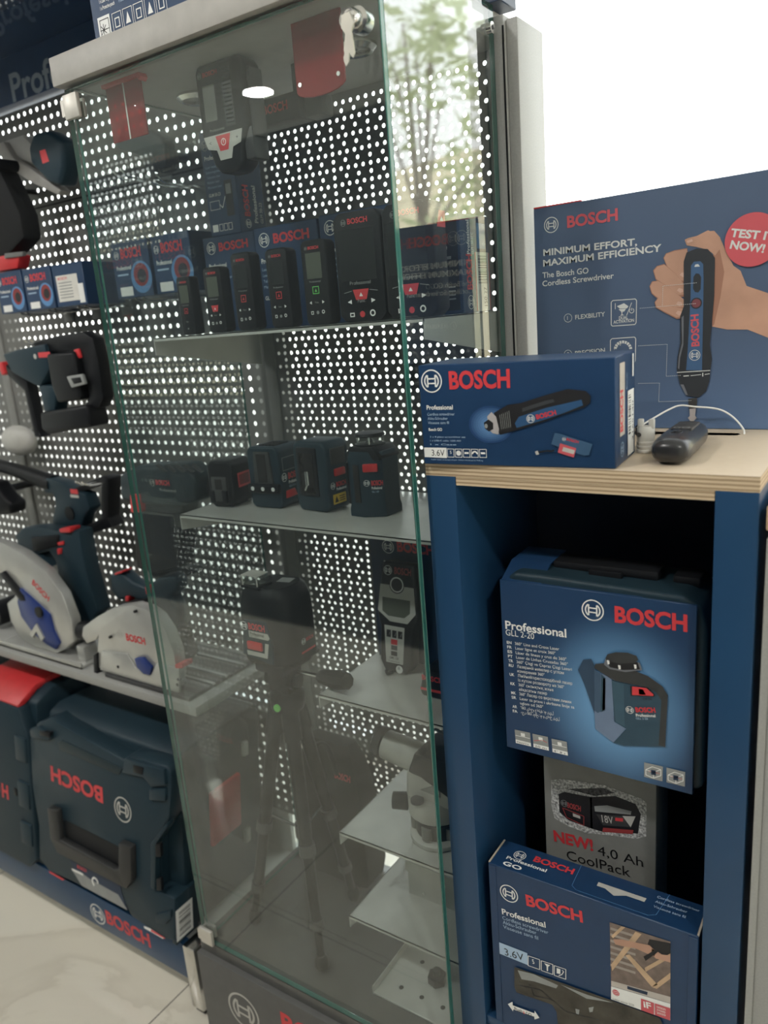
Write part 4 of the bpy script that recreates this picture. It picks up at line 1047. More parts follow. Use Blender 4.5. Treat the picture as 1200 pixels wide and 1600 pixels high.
p = Pr((0, 1.05, 0)); c, d = at(244, 757, 1.05), at(265, 757, 1.05); p.text(REDP, 'BOSCH', c.x, c.z, .010, d.x - c.x, .03); p.emblem(LGREY, at(238, 754, 1.05).x, at(238, 754, 1.05).z, .008); c = at(250, 767, 1.05); p.text(LGREY, 'Professional', c.x, c.z, .006, .05)
p.build('badge', t)
b = B(BLACK); b.trace([(236, 886), (262, 880), (300, 884), (312, 891), (300, 897), (250, 898)], 1.13, .04, .004); b.build('lower_bar', t)
b = B(RED); b.trace([(244, 884), (258, 880), (256, 889), (244, 890)], 1.122, .02, .002); b.build('red_collar', t)
b = B(BLACK); b.cyl((-1.33, 1.10, 1.19), (-1.31, PY, 1.19), .010); b.build('hanger', t)
# dark tool high behind the left pane
t = thing('jigsaw', 'dark grey jigsaw hanging high behind the left glass pane and red plate', 'power tool', (-1.27, 1.14, 1.84), TG)
b = B(TEAL2); b.trace([(186, 226), (206, 206), (246, 204), (264, 216), (268, 244), (252, 256), (214, 240), (196, 236)], 1.11, .06, .008, 3); b.build('housing', t)
b = B(BLACK); b.trace([(232, 240), (268, 232), (272, 262), (258, 272), (238, 266)], 1.11, .06, .006); b.build('motor_cap', t)
b = B(BLACK); b.cyl((-1.27, 1.13, 1.85), (-1.27, PY, 1.85), .008); b.build('hanger', t)
hook(-1.335, 1.812, .13, 'steel double hook at the tip of the jigsaw')
hook(-1.235, 1.786, .13, 'steel double hook under the motor end of the jigsaw')

# ------------------------------------------------------------------ saws on the wide shelf
ZS = .735
def ring_pts(px, Y): return [(at(x, y, Y).x, at(x, y, Y).z) for x, y in px]


t = thing('circular_saw', 'circular saw with silver blade guard and blue blade cover, left on the shelf', 'circular saw', (-1.75, 1.08, ZS), 'circular saws on the wide grey shelf')
b = B(SILV); b.trace([(-20, 838), (10, 846), (42, 862), (78, 890), (104, 926), (119, 966), (122, 1000), (108, 1012), (96, 1020), (88, 1022), (62, 1014), (40, 996), (24, 968), (18, 940), (30, 930), (34, 915), (22, 900), (4, 892), (-20, 898)][::1], 1.01, .045, .004, 2, zmin=ZS + .007); b.build('blade_guard', t)
b = B(mat('cobalt_blue', (.015, .04, .20), .4)); b.trace([(34, 918), (52, 934), (80, 960), (86, 984), (96, 1004), (90, 1014), (76, 1006), (56, 990), (36, 962), (30, 940)], 1.004, .012, .002, zmin=ZS + .009); b.m(SILV); b.trace([(48, 990), (58, 974), (70, 996), (66, 1001), (58, 986), (52, 996)], 1.0, .006); b.m(BLACK); c = at(62, 956, 1.003); b.cyl((c.x, .998, c.z), (c.x, 1.005, c.z), .014); b.build('lower_guard', t)
b = B(BLACK); b.trace([(2, 895), (8, 892), (40, 930), (42, 938), (34, 938)], 1.002, .012, .002); b.build('guard_lever', t)
b = B(SILV); b.box(-1.95, -1.590, .985, 1.19, ZS, ZS + .006, .001); b.box(-1.95, -1.590, .985, .990, ZS, ZS + .016, .001); b.box(-1.635, -1.605, 1.01, 1.05, ZS + .006, ZS + .045, .004); b.build('base_plate', t)
b = B(TEAL); b.trace([(34, 834), (46, 822), (72, 820), (100, 826), (110, 822), (134, 826), (146, 890), (164, 952), (156, 962), (166, 975), (120, 1000), (102, 960), (108, 942), (98, 872), (88, 858), (70, 862), (88, 884), (66, 880), (44, 862)], 1.07, .07, .006, 2, zmin=ZS + .007); b.build('handle_and_motor', t)
b = B(BLACK); b.trace([(60, 836), (104, 832), (102, 850), (64, 858)], 1.064, .08, .006); b.build('grip_cover', t)
b = B(RED); b.trace([(100, 824), (118, 822), (118, 830), (102, 830)], 1.062, .03, .002); b.trace([(94, 846), (104, 844), (104, 850), (96, 851)], 1.066, .02, .002); b.trace([(94, 856), (101, 855), (100, 864), (95, 865)], 1.066, .02, .002); b.build('lock_button', t)
p = Pr((0, 1.01, 0)); c, d = at(50, 912, 1.01), at(76, 940, 1.01); p.text(REDP, 'BOSCH', c.x, c.z, .016, (d - c).length, .03, math.atan2(d.z - c.z, d.x - c.x)); p.build('lettering', t)
b = B(BLACK); c = at(8, 985, 1.06); c.z = max(c.z, ZS + .044); b.cyl((c.x - .02, 1.05, c.z), (c.x - .02, 1.12, c.z), .035); b.m(SILV); b.cyl((c.x - .02, 1.045, c.z), (c.x - .02, 1.05, c.z), .026); b.build('motor_end', t)

t = thing('plunge_saw', 'plunge saw with flat silver cover and red lettering, right on the shelf', 'circular saw', (-1.40, 1.06, ZS), 'circular saws on the wide grey shelf')
b = B(SILV); b.trace([(160, 1020), (162, 990), (158, 996), (144, 1002), (136, 990), (138, 976), (160, 960), (186, 946), (214, 942), (236, 948), (252, 960), (268, 984), (280, 1016), (284, 1046), (282, 1078), (160, 1054)], .995, .05, .003, 2, zmin=ZS + .011); b.build('saw_cover', t)
b = B(SILV); b.trace([(160, 1017), (200, 1021), (212, 1042), (236, 1055), (246, 1036), (281, 1044), (282, 1083), (160, 1057)], .990, .006, .001, zmin=ZS + .011); b.build('cover_plate', t)
b = B(BLACK)
for x, y in ((171, 996), (184, 1042), (210, 956), (278, 1062), (277, 1070)):
    c = at(x, y, .989); b.cyl((c.x, .9885, c.z), (c.x, .996, c.z), .0035, n=8)
b.build('screw', t)
b = B(MATS['cobalt_blue']); b.trace([(212, 1028), (224, 1027), (238, 1042), (236, 1054), (226, 1052), (216, 1042)], .986, .008, .001); b.build('depth_scale_window', t)
b = B(BLACK); b.trace([(154, 1020), (160, 1016), (161, 1052), (155, 1050)], .99, .05, .002); b.build('rear_bracket', t)
b = B(RED); b.trace([(281, 1034), (293, 1032), (293, 1040), (282, 1041)], .99, .03, .002); b.build('stop_lever', t)
b = B(TEAL); b.trace([(180, 894), (196, 889), (216, 906), (236, 914), (258, 898), (276, 894), (286, 902), (287, 920), (276, 928), (286, 950), (286, 976), (276, 984), (262, 960), (240, 940), (214, 930), (196, 936), (182, 920)], 1.07, .06, .010, 3); b.build('handle_and_motor', t)
b = B(RED); b.trace([(186, 893), (198, 889), (199, 892), (187, 896)], 1.066, .03, .002); b.trace([(232, 914), (238, 912), (239, 926), (233, 927)], 1.064, .02, .002); b.trace([(200, 930), (206, 930), (206, 938), (201, 938)], 1.066, .02, .002); b.build('lock_button', t)
b = B(BLACK); b.trace([(200, 938), (240, 930), (270, 960), (288, 1000), (297, 1024), (292, 1034), (230, 1030), (196, 960)], 1.05, .10, .006, 2, zmin=ZS + .012); b.build('motor_block', t)
b = B(BLACK); b.cyl(at(131, 985, 1.03), at(150, 985, 1.03), .024, .022); b.build('dust_port', t)
b = B(DGREY); b.box(-1.50, -1.215, .985, 1.20, ZS, ZS + .010, .002); b.m(SILV)
for y in (1.05, 1.09, 1.15): b.box(-1.50, -1.21, y, y + .008, ZS + .010, ZS + .014)
b.build('base_plate', t)
p = Pr((0, .995, 0)); c, d = at(198, 1000, .995), at(227, 1003, .995); p.bosch(c.x, c.z, .016, d.x - c.x); c = at(188, 993, .995); p.emblem(LGREY, c.x, c.z + .004, .010); p.build('lettering', t)

# ------------------------------------------------------------------ tool cases on the base deck, leaning back a little
CG = 'petrol tool cases on the base deck'
CY, LEAN, LZ = .868, .14, .20


def atl(px, py, Y=0):
    d = r0 * (px - 600) + r1 * (py - 800) + r2 * 1200; k = d.z / d.y
    c = EYE + d * ((CY + LEAN * (1.5 - LZ)) / (1 - LEAN * k) / d.y); c.y = CY; return c


def lean(t):
    for c in t.children:
        for v in c.data.vertices: v.co.y += LEAN * max(-.02, v.co.z + t.location.z - LZ)


def lt(b, px, dy, depth, bev=0, seg=2): return b.trace(px, CY + dy, depth, bev, seg, pt=atl)


def blocks(t, name, m, lst):
    for px, dy, dp, bv in lst: b = B(m); lt(b, px, dy, dp, bv); b.build(name, t)


K4 = lambda L: [(20 + x / 4, 1090 + y / 4) for x, y in L]
t = thing('tool_case', 'petrol tool case standing upside down with U-shaped handle and barcode sticker', 'tool case', (-1.49, 1.03, .182), CG)
b = B(TEAL); lt(b, K4([(165, 1010), (160, 800), (120, 560), (105, 260), (150, 160), (240, 125), (290, 165), (400, 230), (690, 390), (720, 365), (800, 385), (960, 430), (985, 470), (990, 560), (975, 760), (885, 900), (890, 1210), (1010, 1260), (1012, 1525), (950, 1510), (740, 1370), (715, 1320), (430, 1180), (225, 1085)]), 0, .045, .005); b.build('front_shell', t)
b = B(TEAL); b.prism([(CY + .040, .60), (CY + .040, .215), (CY + .055, .183), (1.165, .183), (1.165, .585), (1.15, .615), (CY + .07, .615)], 'x', -1.735, -1.252, .008, 2); b.build('shell', t)
b = B(BLACK); lt(b, K4([(315, 770), (330, 765), (700, 950), (700, 1040), (660, 1050), (330, 870)]), -.0005, .003); b.build('handle_recess', t)
b = B(mat('handle_grey', (.028, .028, .028), .45)); lt(b, K4([(248, 668), (308, 690), (325, 870), (660, 1050), (695, 1045), (695, 885), (770, 915), (775, 1125), (742, 1170), (310, 945), (268, 860)]), -.016, .018, .003); b.build('handle', t)
blocks(t, 'corner_block', TEAL, [(K4([(120, 190), (180, 170), (255, 240), (235, 262), (125, 240)]), -.008, .03, .003), (K4([(695, 460), (720, 368), (835, 410), (960, 440), (970, 540), (880, 548), (830, 490)]), -.008, .03, .003), (K4([(865, 565), (965, 560), (968, 640), (865, 632)]), -.007, .02, .003), (K4([(900, 1345), (1000, 1320), (1000, 1370), (960, 1410), (905, 1400)]), -.006, .02, .003)])
b = B(TEAL2); lt(b, K4([(285, 275), (310, 262), (690, 440), (668, 482), (640, 470), (300, 325)]), -.003, .01, .002); b.build('label_rail', t)
blocks(t, 'latch_slot', BLACK, [(K4([(185, 195), (255, 210), (250, 240), (190, 225)]), -.0095, .01, .001), (K4([(772, 408), (835, 425), (830, 470), (775, 455)]), -.0095, .01, .001), (K4([(905, 905), (935, 900), (940, 985), (908, 985)]), -.007, .008, .001), (K4([(912, 1125), (938, 1115), (944, 1195), (914, 1195)]), -.007, .008, .001)])
b = B(TEAL); lt(b, K4([(872, 905), (975, 770), (978, 800), (905, 910), (900, 1200), (872, 1180)]), -.006, .02, .003); b.build('side_rib', t)
c, d, e = atl(162, 1262), atl(81, 1228), atl(162, 1236)
q = Pr((c.x, CY, atl(162, 1232).z), (-1, 0, 0), (0, 0, -1)); q.text(REDP, 'BOSCH', 0, 0, .036, abs(c.x - d.x), .035); q.build('lettering', t)
p = Pr((0, CY, 0)); c = atl(192, 1265); p.emblem(LGREY, c.x, c.z, .030)
q4 = lambda L: [(atl(*c).x, atl(*c).z) for c in K4(L)]
p.poly(NAVYD, q4([(355, 1010), (675, 1165), (680, 1215), (720, 1330), (430, 1175)][::-1])); p.up().poly(GRYP, q4([(365, 1065), (420, 1085), (480, 1130), (660, 1230), (718, 1328), (432, 1174)][::-1])); p.up()
c = atl(121, 1352); p.text(REDP, 'BOSCH', c.x, c.z - .006, .008, .036, .03); p.poly(WHITE, q4([(370, 1065), (440, 1098), (442, 1112), (374, 1080)][::-1])); c = atl(149, 1378); p.arc(WHITE, c.x, c.z, .008, .013, 0, 250, 14)
p.poly(REDP, q4([(228, 1080), (325, 1135), (315, 1142), (232, 1095)][::-1])); p.poly(WHITE, q4([(820, 1425), (860, 1440), (950, 1500), (940, 1506), (824, 1440)][::-1])); p.up().poly(REDP, q4([(865, 1445), (950, 1498), (955, 1508), (866, 1460)][::-1])); p.build('print', t)
q = Pr((-1.2418, CY, 0), (0, 1, 0)); q.rect(WHITE, .003, .198, .052, .272); q.up().bars(.012, .206, .045, .264, 30, False, 5); b = B(TEAL); q.build('barcode_sticker', t)
b = B(TEAL); b.box(-1.256, -1.2424, CY + .003, CY + .07, .19, .30, .002); b.build('corner_block', t)
b = B(RED); b.box(-1.255, -1.242, .990, 1.085, .345, .475, .004); b.build('side_latch', t, 'red side latch')
for z in (.285, .505): b = B(CREAM); b.box(-1.255, -1.242, 1.10, 1.115, z, z + .035, .003); b.build('hinge_pin', t)
lean(t)
t = thing('tool_case', 'petrol tool case cut by the left edge with red latch on top', 'tool case', (-1.98, 1.03, .182), CG)
b = B(TEAL); b.prism([(-2.23, .183), (-1.80, .183), (-1.765, .215), (-1.765, .54), (-1.785, .575), (-1.80, .61), (-2.23, .61)], 'y', CY, .905, .005); b.build('front_shell', t)
b = B(TEAL); b.prism([(.89, .183), (1.165, .183), (1.165, .635), (.95, .640), (.90, .615)], 'x', -2.22, -1.772, .008, 2); b.build('shell', t)
b = B(RED); b.prism([(CY + .003, .615), (.925, .648), (1.0, .655), (1.0, .638), (.93, .632), (CY + .012, .60)], 'x', -2.02, -1.810, .003); b.build('top_latch', t, 'red top latch')
for z0, z1 in ((.475, .54), (.35, .42), (.25, .31)): b = B(TEAL); b.box(-1.82, -1.772, CY - .006, CY + .02, z0, z1, .004); b.build('corner_block', t)
for x, z0, z1 in ((-1.845, .37, .39), (-1.93, .46, .49)): b = B(BLACK); b.box(x, x + .015, CY - .002, CY + .008, z0, z1, .002); b.build('latch_slot', t)
q = Pr((-1.873, CY, .385), (-1, 0, 0), (0, 0, -1)); q.text(REDP, 'HCSOB'[0], 0, 0, .036, .030, .035); q.text(REDP, 'C', .040, 0, .036, .030, .035); q.build('lettering', t)
lean(t)
# ------------------------------------------------------------------ blue cabinet with plywood top
class Fp(Pr):
    """print on a wall-parallel face at depth Y, laid out in world X and Z"""

    def __init__(s, Y): super().__init__((0, Y, 0)); s.Y = Y

    def q(s, x, y): c = at(x, y, s.Y); return (c.x, c.z)

    def pg(s, m, px): return s.poly(m, [s.q(*c) for c in px][::-1])

    def ln(s, m, px, w_):
        for a, c in zip(px, px[1:]): s.line(m, s.q(*a), s.q(*c), w_)
        return s

    def dash(s, m, px, w_, L):
        for a, c in zip(px, px[1:]):
            a, c = Vector(s.q(*a)), Vector(s.q(*c)); n = max(1, int((c - a).length / L))
            for k in range(n): s.line(m, a.lerp(c, k / n), a.lerp(c, (k + .55) / n), w_)
        return s

    def tx(s, m, t, p0, p1, top, bold=0.):
        a, c, d = s.q(*p0), s.q(*p1), s.q(*top)
        return s.text(m, t, a[0], a[1], math.hypot(d[0] - a[0], d[1] - a[1]), math.hypot(c[0] - a[0], c[1] - a[1]), bold, math.atan2(c[1] - a[1], c[0] - a[0]))

    def em(s, m, c, rpx):
        a = s.q(*c); e = s.q(c[0], c[1] - rpx); return s.emblem(m, a[0], a[1], abs(e[1] - a[1]))


CX0, CX1, CYF, CYB, CZ = -.531, -.116, .885, 1.175, 1.303
cab = thing('display_cabinet', 'narrow blue open cabinet with birch plywood top beside the glass showcase', 'cabinet', (-.32, 1.03, 0))
b = B(CABB); b.box(CX0, -.486, CYF, CYB, 0, 1.285, .0012); b.build('side_panel', cab)
b = B(CABB); b.box(-.161, CX1, CYF, CYB, 0, 1.285, .0012); b.build('side_panel', cab)
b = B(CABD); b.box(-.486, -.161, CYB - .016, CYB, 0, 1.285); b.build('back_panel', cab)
b = B(CABB); b.box(-.486, -.161, CYF + .004, CYB - .016, .37, .3874, .001); b.build('inner_shelf', cab)
b = B(CABB); b.box(-.486, -.161, CYF + .02, CYB - .016, 0, .09); b.build('bottom_panel', cab)
def atz(px, py, Z):
    d = r0 * (px - 600) + r1 * (py - 800) + r2 * 1200; return EYE + d * ((Z - 1.5) / d.z)
outl = [(CX0, CYF), (CX1, CYF), (CX1, 1.212), (-.500, 1.212), (-.500, 1.171), (CX0, 1.171)]
g0, g1 = atz(1030, 671, CZ), atz(1152, 671, CZ)
gy = 1.150; gr_ = .010
slot = [(g1.x + gr_ * math.cos(a), gy + gr_ * math.sin(a)) for a in np.linspace(-math.pi / 2, math.pi / 2, 9)] + [(-.36, gy + gr_), (-.36, gy - gr_)]
rec = [(-.205, 1.040), (-.150, 1.085), (-.165, 1.10), (-.215, 1.10)]
b = B(PLY); b.prism(outl, 'z', 1.285, 1.2965, 0)
# upper veneer layers with the routed cable groove and tool recess left open
top_ = outl[:3] + [(-.155, 1.212)] + [(slot[4][0], slot[4][1])] + slot[5:] + slot[:4] + [(slot[4][0], slot[4][1] - .0001), (-.1551, 1.212)] + outl[3:]
b.prism(top_, 'z', 1.2965, CZ - .0005, 0)
b.prism([(-.4855, CYF + .001), (-.1615, CYF + .001), (-.1615, CYB - .017), (-.4855, CYB - .017)], 'z', 1.273, 1.285, 0)
b.build('plywood_top', cab, 'layered birch plywood worktop with routed groove', sharp=20)

# ------------------------------------------------------------------ printed display board
YBD = 1.19
t = thing('display_board', 'blue printed advertising board with hand, cordless screwdriver and red round burst, standing behind the worktop', 'sign', (-.31, YBD + .004, CZ))
BM = glow_print('poster_gradient_hazed', (.16, -.16), .40, .34, (.115, .20, .37), (.085, .125, .205))  # print colours lightened all over to stand in for flare haze on the board
tl = at(832.7, 326.5, YBD)
b = B(BM); b.prism([(-.490, CZ), (-.112, CZ), (-.112, 1.647), (-.490, 1.641)], 'y', YBD, YBD + .008, .001, 1); b.build('board', t)
b = B(RED); b.prism([(-.490, 1.6412), (-.415, 1.6424), (-.415, 1.644), (-.490, 1.643)], 'y', YBD + .001, YBD + .006); b.build('top_edge', t)
p = Fp(YBD)
k7 = lambda x, y: (820 + x / 3.158, 260 + y / 3.158)
K = lambda L: [k7(*c) for c in L]
PW = mat('poster_white', (.66, .68, .66), .5, noise=.02); PR = mat('poster_red', (.60, .10, .12), .5, noise=.02)
p.em(PW, k7(131, 289), 12.6); p.tx(PR, 'BOSCH', k7(210, 302), k7(460, 264), k7(210, 248), .035)
p.tx(PW, 'MINIMUM EFFORT,', k7(92, 442), k7(555, 388), k7(94, 411), .026); p.tx(PW, 'MAXIMUM EFFICIENCY', k7(92, 494), k7(675, 418), k7(93, 463), .026)
p.tx(PW, 'The Bosch GO', k7(88, 551), k7(315, 527), k7(89, 524), .015); p.tx(PW, 'Cordless Screwdriver', k7(88, 592), k7(440, 552), k7(88, 566), .015)
for n_, lab, y in (('1', 'FLEXBILITY', 748), ('2', 'PRECISION', 926)):
    c = p.q(*k7(214, y)); p.arc(PW, c[0], c[1], .0058, .0066, n=24); p.text(PW, n_, c[0] - .0015, c[1] - .0028, .0056, None, .01)
    p.tx(PW, lab, k7(250, y + 7), k7(397, y - 9), k7(250, y - 14), .015)
for x0, y0, x1, y1 in ((427, 662, 552, 788), (423, 850, 548, 976)):
    p.ln(PW, K([(x0 + 8, y0), (x1 - 6, y0 - 8), (x1, y0), (x1 - 2, y1 - 18), (x1 - 8, y1 - 8), (x0 + 6, y1), (x0, y1 - 6), (x0, y0 + 8), (x0 + 8, y0)]), .0012)
p.tx(PW, 'DUAL', k7(465, 756), k7(510, 752), k7(465, 741), .02); p.tx(PW, 'ACTIVATION', k7(438, 776), k7(540, 766), k7(438, 761), .02)
p.pg(PW, K([(455, 690), (490, 675), (512, 690), (505, 700), (470, 702)])); p.pg(PW, K([(463, 705), (500, 702), (492, 715), (482, 718), (482, 730), (492, 734), (470, 737), (478, 730), (477, 718)]))
p.ln(PW, K([(503, 735), (528, 672)]), .0010); p.ln(PW, K([(447, 675), (447, 705)]), .001); c = p.q(*k7(528, 712)); p.arc(PW, c[0], c[1], .0028, .0038, 120, 420, 18); p.ln(PW, K([(528, 698), (528, 712)]), .001)
for k in range(9):
    a0_, a1_ = math.radians(172 - k * 19), math.radians(172 - k * 19 - 14)
    P_ = lambda r, a: k7(485 + r * math.cos(a), 905 - r * math.sin(a))
    p.pg(PW, [P_(32, a0_), P_(46, a0_), P_(46, a1_), P_(32, a1_)])
for n_, x, y in (('1', 442, 905), ('2', 452, 892), ('3', 468, 884)): c = p.q(*k7(x, y)); p.text(PW, n_, c[0], c[1], .004)
p.up(2)
for nm, px in (('hand', [(930, 430), (905, 320), (935, 318), (960, 345), (995, 420), (1030, 490), (1065, 515), (1095, 590), (1200, 625), (1290, 650), (1290, 890), (1200, 845), (1100, 805), (1000, 805), (925, 790)]),): p.pg(SKIN, K(px))
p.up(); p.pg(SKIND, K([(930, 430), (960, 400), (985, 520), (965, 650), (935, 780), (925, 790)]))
p.up(); p.pg(SKIN, K([(790, 362), (806, 354), (850, 343), (905, 315), (940, 330), (965, 350), (968, 400), (940, 440), (905, 412), (850, 398), (800, 390)]))
fing = ([(688, 452), (700, 432), (740, 418), (800, 408), (808, 470), (806, 545), (790, 565), (765, 562), (745, 530), (705, 495)],
        [(638, 515), (655, 495), (690, 485), (745, 530), (790, 585), (788, 632), (760, 634), (700, 590), (650, 555)],
        [(620, 592), (632, 570), (660, 566), (705, 592), (785, 655), (786, 695), (740, 695), (675, 662), (630, 625)],
        [(645, 670), (660, 650), (680, 662), (735, 694), (790, 702), (786, 738), (750, 745), (690, 715), (652, 695)])
for i, f in enumerate(fing):
    cx_ = sum(q[0] for q in f) / len(f); cy_ = sum(q[1] for q in f) / len(f)
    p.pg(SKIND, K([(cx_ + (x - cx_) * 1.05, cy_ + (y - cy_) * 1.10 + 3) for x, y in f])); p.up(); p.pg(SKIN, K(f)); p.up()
NAIL = mat('printed_nail', (.62, .40, .32), .5)
for x, y in ((782, 535), (768, 612), (764, 678), (762, 724)): p.pg(NAIL, K([(x - 16, y), (x - 6, y - 12), (x + 12, y - 8), (x + 16, y + 6), (x, y + 12)]))
p.pg(NAIL, K([(800, 368), (826, 358), (832, 370), (806, 380)]))
p.up(); PBK = mat('poster_black', (.030, .034, .040), .45)
p.pg(PBK, K([(786, 470), (800, 425), (850, 405), (905, 408), (940, 452), (936, 640), (922, 800), (915, 880), (925, 950), (917, 1010), (912, 1060), (895, 1110), (860, 1138), (800, 1132), (766, 1072), (752, 1000), (756, 940), (770, 870), (768, 740), (786, 690)]))
p.up(); p.pg(mat('poster_highlight', (.16, .17, .19), .4), K([(775, 745), (786, 735), (784, 880), (768, 945), (764, 1000), (757, 995), (762, 935), (778, 870)])); p.pg(MATS['poster_highlight'], K([(770, 1075), (785, 1075), (800, 1110), (806, 1128), (795, 1125)])); p.pg(mat('poster_stripe_blue', (.055, .12, .24), .45), K([(822, 490), (836, 470), (868, 468), (882, 482), (884, 560), (878, 900), (876, 1005), (798, 1005), (806, 900), (820, 640)]))
p.up(); p.pg(PBK, K([(834, 545), (846, 528), (862, 530), (872, 546), (870, 605), (858, 622), (842, 620), (832, 604)])); c = p.q(*k7(848, 675)); p.arc(PBK, c[0], c[1], 0.0001, .0078, n=24); p.up(); p.arc(mat('poster_dark_red', (.20, .06, .07), .5), c[0], c[1], .0001, .0060, n=20)
p.pg(PW, K([(838, 496), (844, 484), (858, 482), (866, 494)]))
p.tx(PR, 'BOSCH', k7(862, 886), k7(858, 728), k7(826, 884), .035); p.em(PW, k7(840, 931), 8.4)
p.pg(PW, K([(752, 1014), (916, 1004), (916, 1008), (752, 1018)])); p.ln(PW, K([(785, 1034), (812, 1032)]), .0014); p.ln(PW, K([(820, 1032), (872, 1026)]), .0009); p.ln(PW, K([(880, 1018), (880, 1036)]), .0014); p.ln(PW, K([(890, 1026), (914, 1022)]), .0010)
p.pg(DGREY, K([(808, 1145), (852, 1140), (850, 1192), (810, 1196)])); p.pg(mat('printed_steel', (.45, .42, .42), .4), K([(815, 1196), (846, 1192), (842, 1228), (850, 1240), (834, 1256), (836, 1320), (822, 1320), (820, 1256), (806, 1240), (816, 1230)]))
p.up(); p.dash(PW, K([(850, 574), (684, 590), (681, 690)]), .0007, .0026); p.dash(PW, K([(570, 700), (850, 676)]), .0007, .0026); p.dash(PW, K([(562, 885), (705, 877), (700, 1035), (775, 1030)]), .0007, .0026); p.dash(PW, K([(562, 1070), (667, 1068), (663, 1160), (828, 1154)]), .0007, .0026)
p.up(); c = k7(1125, 362); cc = p.q(*c); ee = p.q(c[0], c[1] - 42.5); rr_ = ee[1] - cc[1]; p.arc(PR, cc[0], cc[1], .0001, rr_, n=48)
p.up(); p.tx(PW, 'TEST IT', k7(1014, 346), k7(1232, 366), k7(1018, 308), .035); p.tx(PW, 'NOW!', k7(1012, 404), k7(1180, 426), k7(1016, 366), .035)
p.build('poster_print', t)

# ------------------------------------------------------------------ boxed screwdriver on the worktop
W_, D_, H_ = .254, .104, .131
t = thing('product_box', 'blue screwdriver carton with large red lettering standing on the plywood worktop', 'box', (-.526, .874, CZ))
b = B(NAVY); b.box(-.526, -.526 + W_, .874, .874 + D_, CZ, CZ + H_, .0012, 1); b.build('carton', t)
p = Pr((-.526, .874, CZ))
def fz(x, y):                     # picture of the front face -> face metres
    u = (x - 70) / 935; yt = 183 - 73 * u; yb = 646 + 16 * u
    return (W_ * (u * .93 + .07 * u * (1 - u) + .07 * u * u), H_ * (yb - y) / (yb - yt))
def zt(m, s_, a, c, top, bold=0.):
    (x0, y0), (x1, y1), (x2, y2) = fz(*a), fz(*c), fz(*top); p.text(m, s_, x0, y0, y2 - y0, math.hypot(x1 - x0, y1 - y0), bold, 0)
c = fz(139, 252); p.emblem(WHITE, c[0], c[1], .0150)
zt(REDP, 'BOSCH', (231, 284), (534, 271), (231, 207), .035); zt(WHITE, 'Professional', (104, 386), (243, 384), (104, 366), .02)
for k, s_ in enumerate(('Cordless screwdriver', 'Akku-Schrauber', 'Visseuse sans fil')): zt(PALE, s_, (106, 414 + 20 * k), (250 - (0, 37, 32)[k], 412 + 20 * k), (106, 401 + 20 * k))
zt(WHITE, 'Bosch GO', (108, 486), (180, 486), (108, 473), .02)
for k, s_ in enumerate(('3 x 4 piece screwdriver set', '1 x USB-C cable 1600 A01', '1 x Case')): zt(PALE, s_, (112, 518 + 18 * k), (300 - 25 * k, 518 + 18 * k), (112, 511 + 18 * k), .01)
zp = lambda m, L: p.poly(m, [fz(*c) for c in L][::-1])
p.up(); zp(WHITE, [(76, 566), (197, 566), (197, 616), (76, 612)]); p.up(); zt(BLK, '3.6V', (116, 605), (186, 604), (116, 576), .0)
for k in range(5):
    x = 200 + 42 * k; a, c = fz(x, 612), fz(x + 37, 570); p.frame(WHITE, a[0], a[1], c[0], c[1], .0007)
    m_ = ((a[0] + c[0]) / 2, (a[1] + c[1]) / 2)
    if k == 1: p.disc(WHITE, m_[0], m_[1], .0035, 12)
    elif k == 0: p.text(WHITE, '5', m_[0] - .001, m_[1] - .001, .004)
    elif k == 3: p.arc(WHITE, m_[0], m_[1] - .001, .0022, .0042, 0, 180, 12)
    else: p.rect(WHITE, m_[0] - .003, m_[1] - .001, m_[0] + .003, m_[1] + .0015)
zt(PALE, 'Further details on the back of pack - Weitere Details auf der Packung', (112, 626), (385, 628), (112, 620))
# the pictured tool on a printed light halo
c = fz(432, 450)
for k in range(9): p.disc(mat('halo%d' % k, (.020 + .017 * k, .062 + .033 * k, .165 + .055 * k), .4), c[0], c[1], .030 - k * .0032, 30, .024 - k * .0026); p.up()
zp(BLK, [(452, 392), (520, 352), (580, 342), (700, 300), (800, 268), (880, 276), (900, 300), (898, 332), (870, 356), (780, 392), (700, 425), (600, 460), (545, 478), (478, 497), (462, 470)]); p.up()
zp(mat('printed_tool_blue', (.03, .09, .20), .4), [(572, 408), (700, 362), (860, 318), (866, 345), (780, 385), (690, 420), (560, 462), (552, 440)]); p.up()
zp(MATS['printed_steel'], [(418, 410), (440, 388), (462, 410), (474, 470), (470, 496), (440, 490), (424, 470)]); p.up(); zp(BLK, [(400, 440), (424, 424), (446, 440), (446, 470), (424, 482), (404, 468)]); c = fz(411, 456); p.up(); p.disc(GRYP, c[0], c[1], .0022, 12, .003)
zp(mat('printed_grip', (.05, .055, .06), .4), [(590, 366), (700, 326), (735, 318), (740, 332), (640, 366), (590, 384)])
for k in range(6): zp(GRYP, [(486 + 9 * k, 470 - 2 * k), (488 + 9 * k, 470 - 2 * k), (482 + 9 * k, 400 - 4 * k), (480 + 9 * k, 400 - 4 * k)])
x0, y0 = fz(656, 418); x1, y1 = fz(748, 392); p.text(REDP, 'BOSCH', x0, y0, .0054, math.hypot(x1 - x0, y1 - y0), .035, math.atan2(y1 - y0, x1 - x0)); c = fz(628, 416); p.emblem(WHITE, c[0], c[1], .0052)
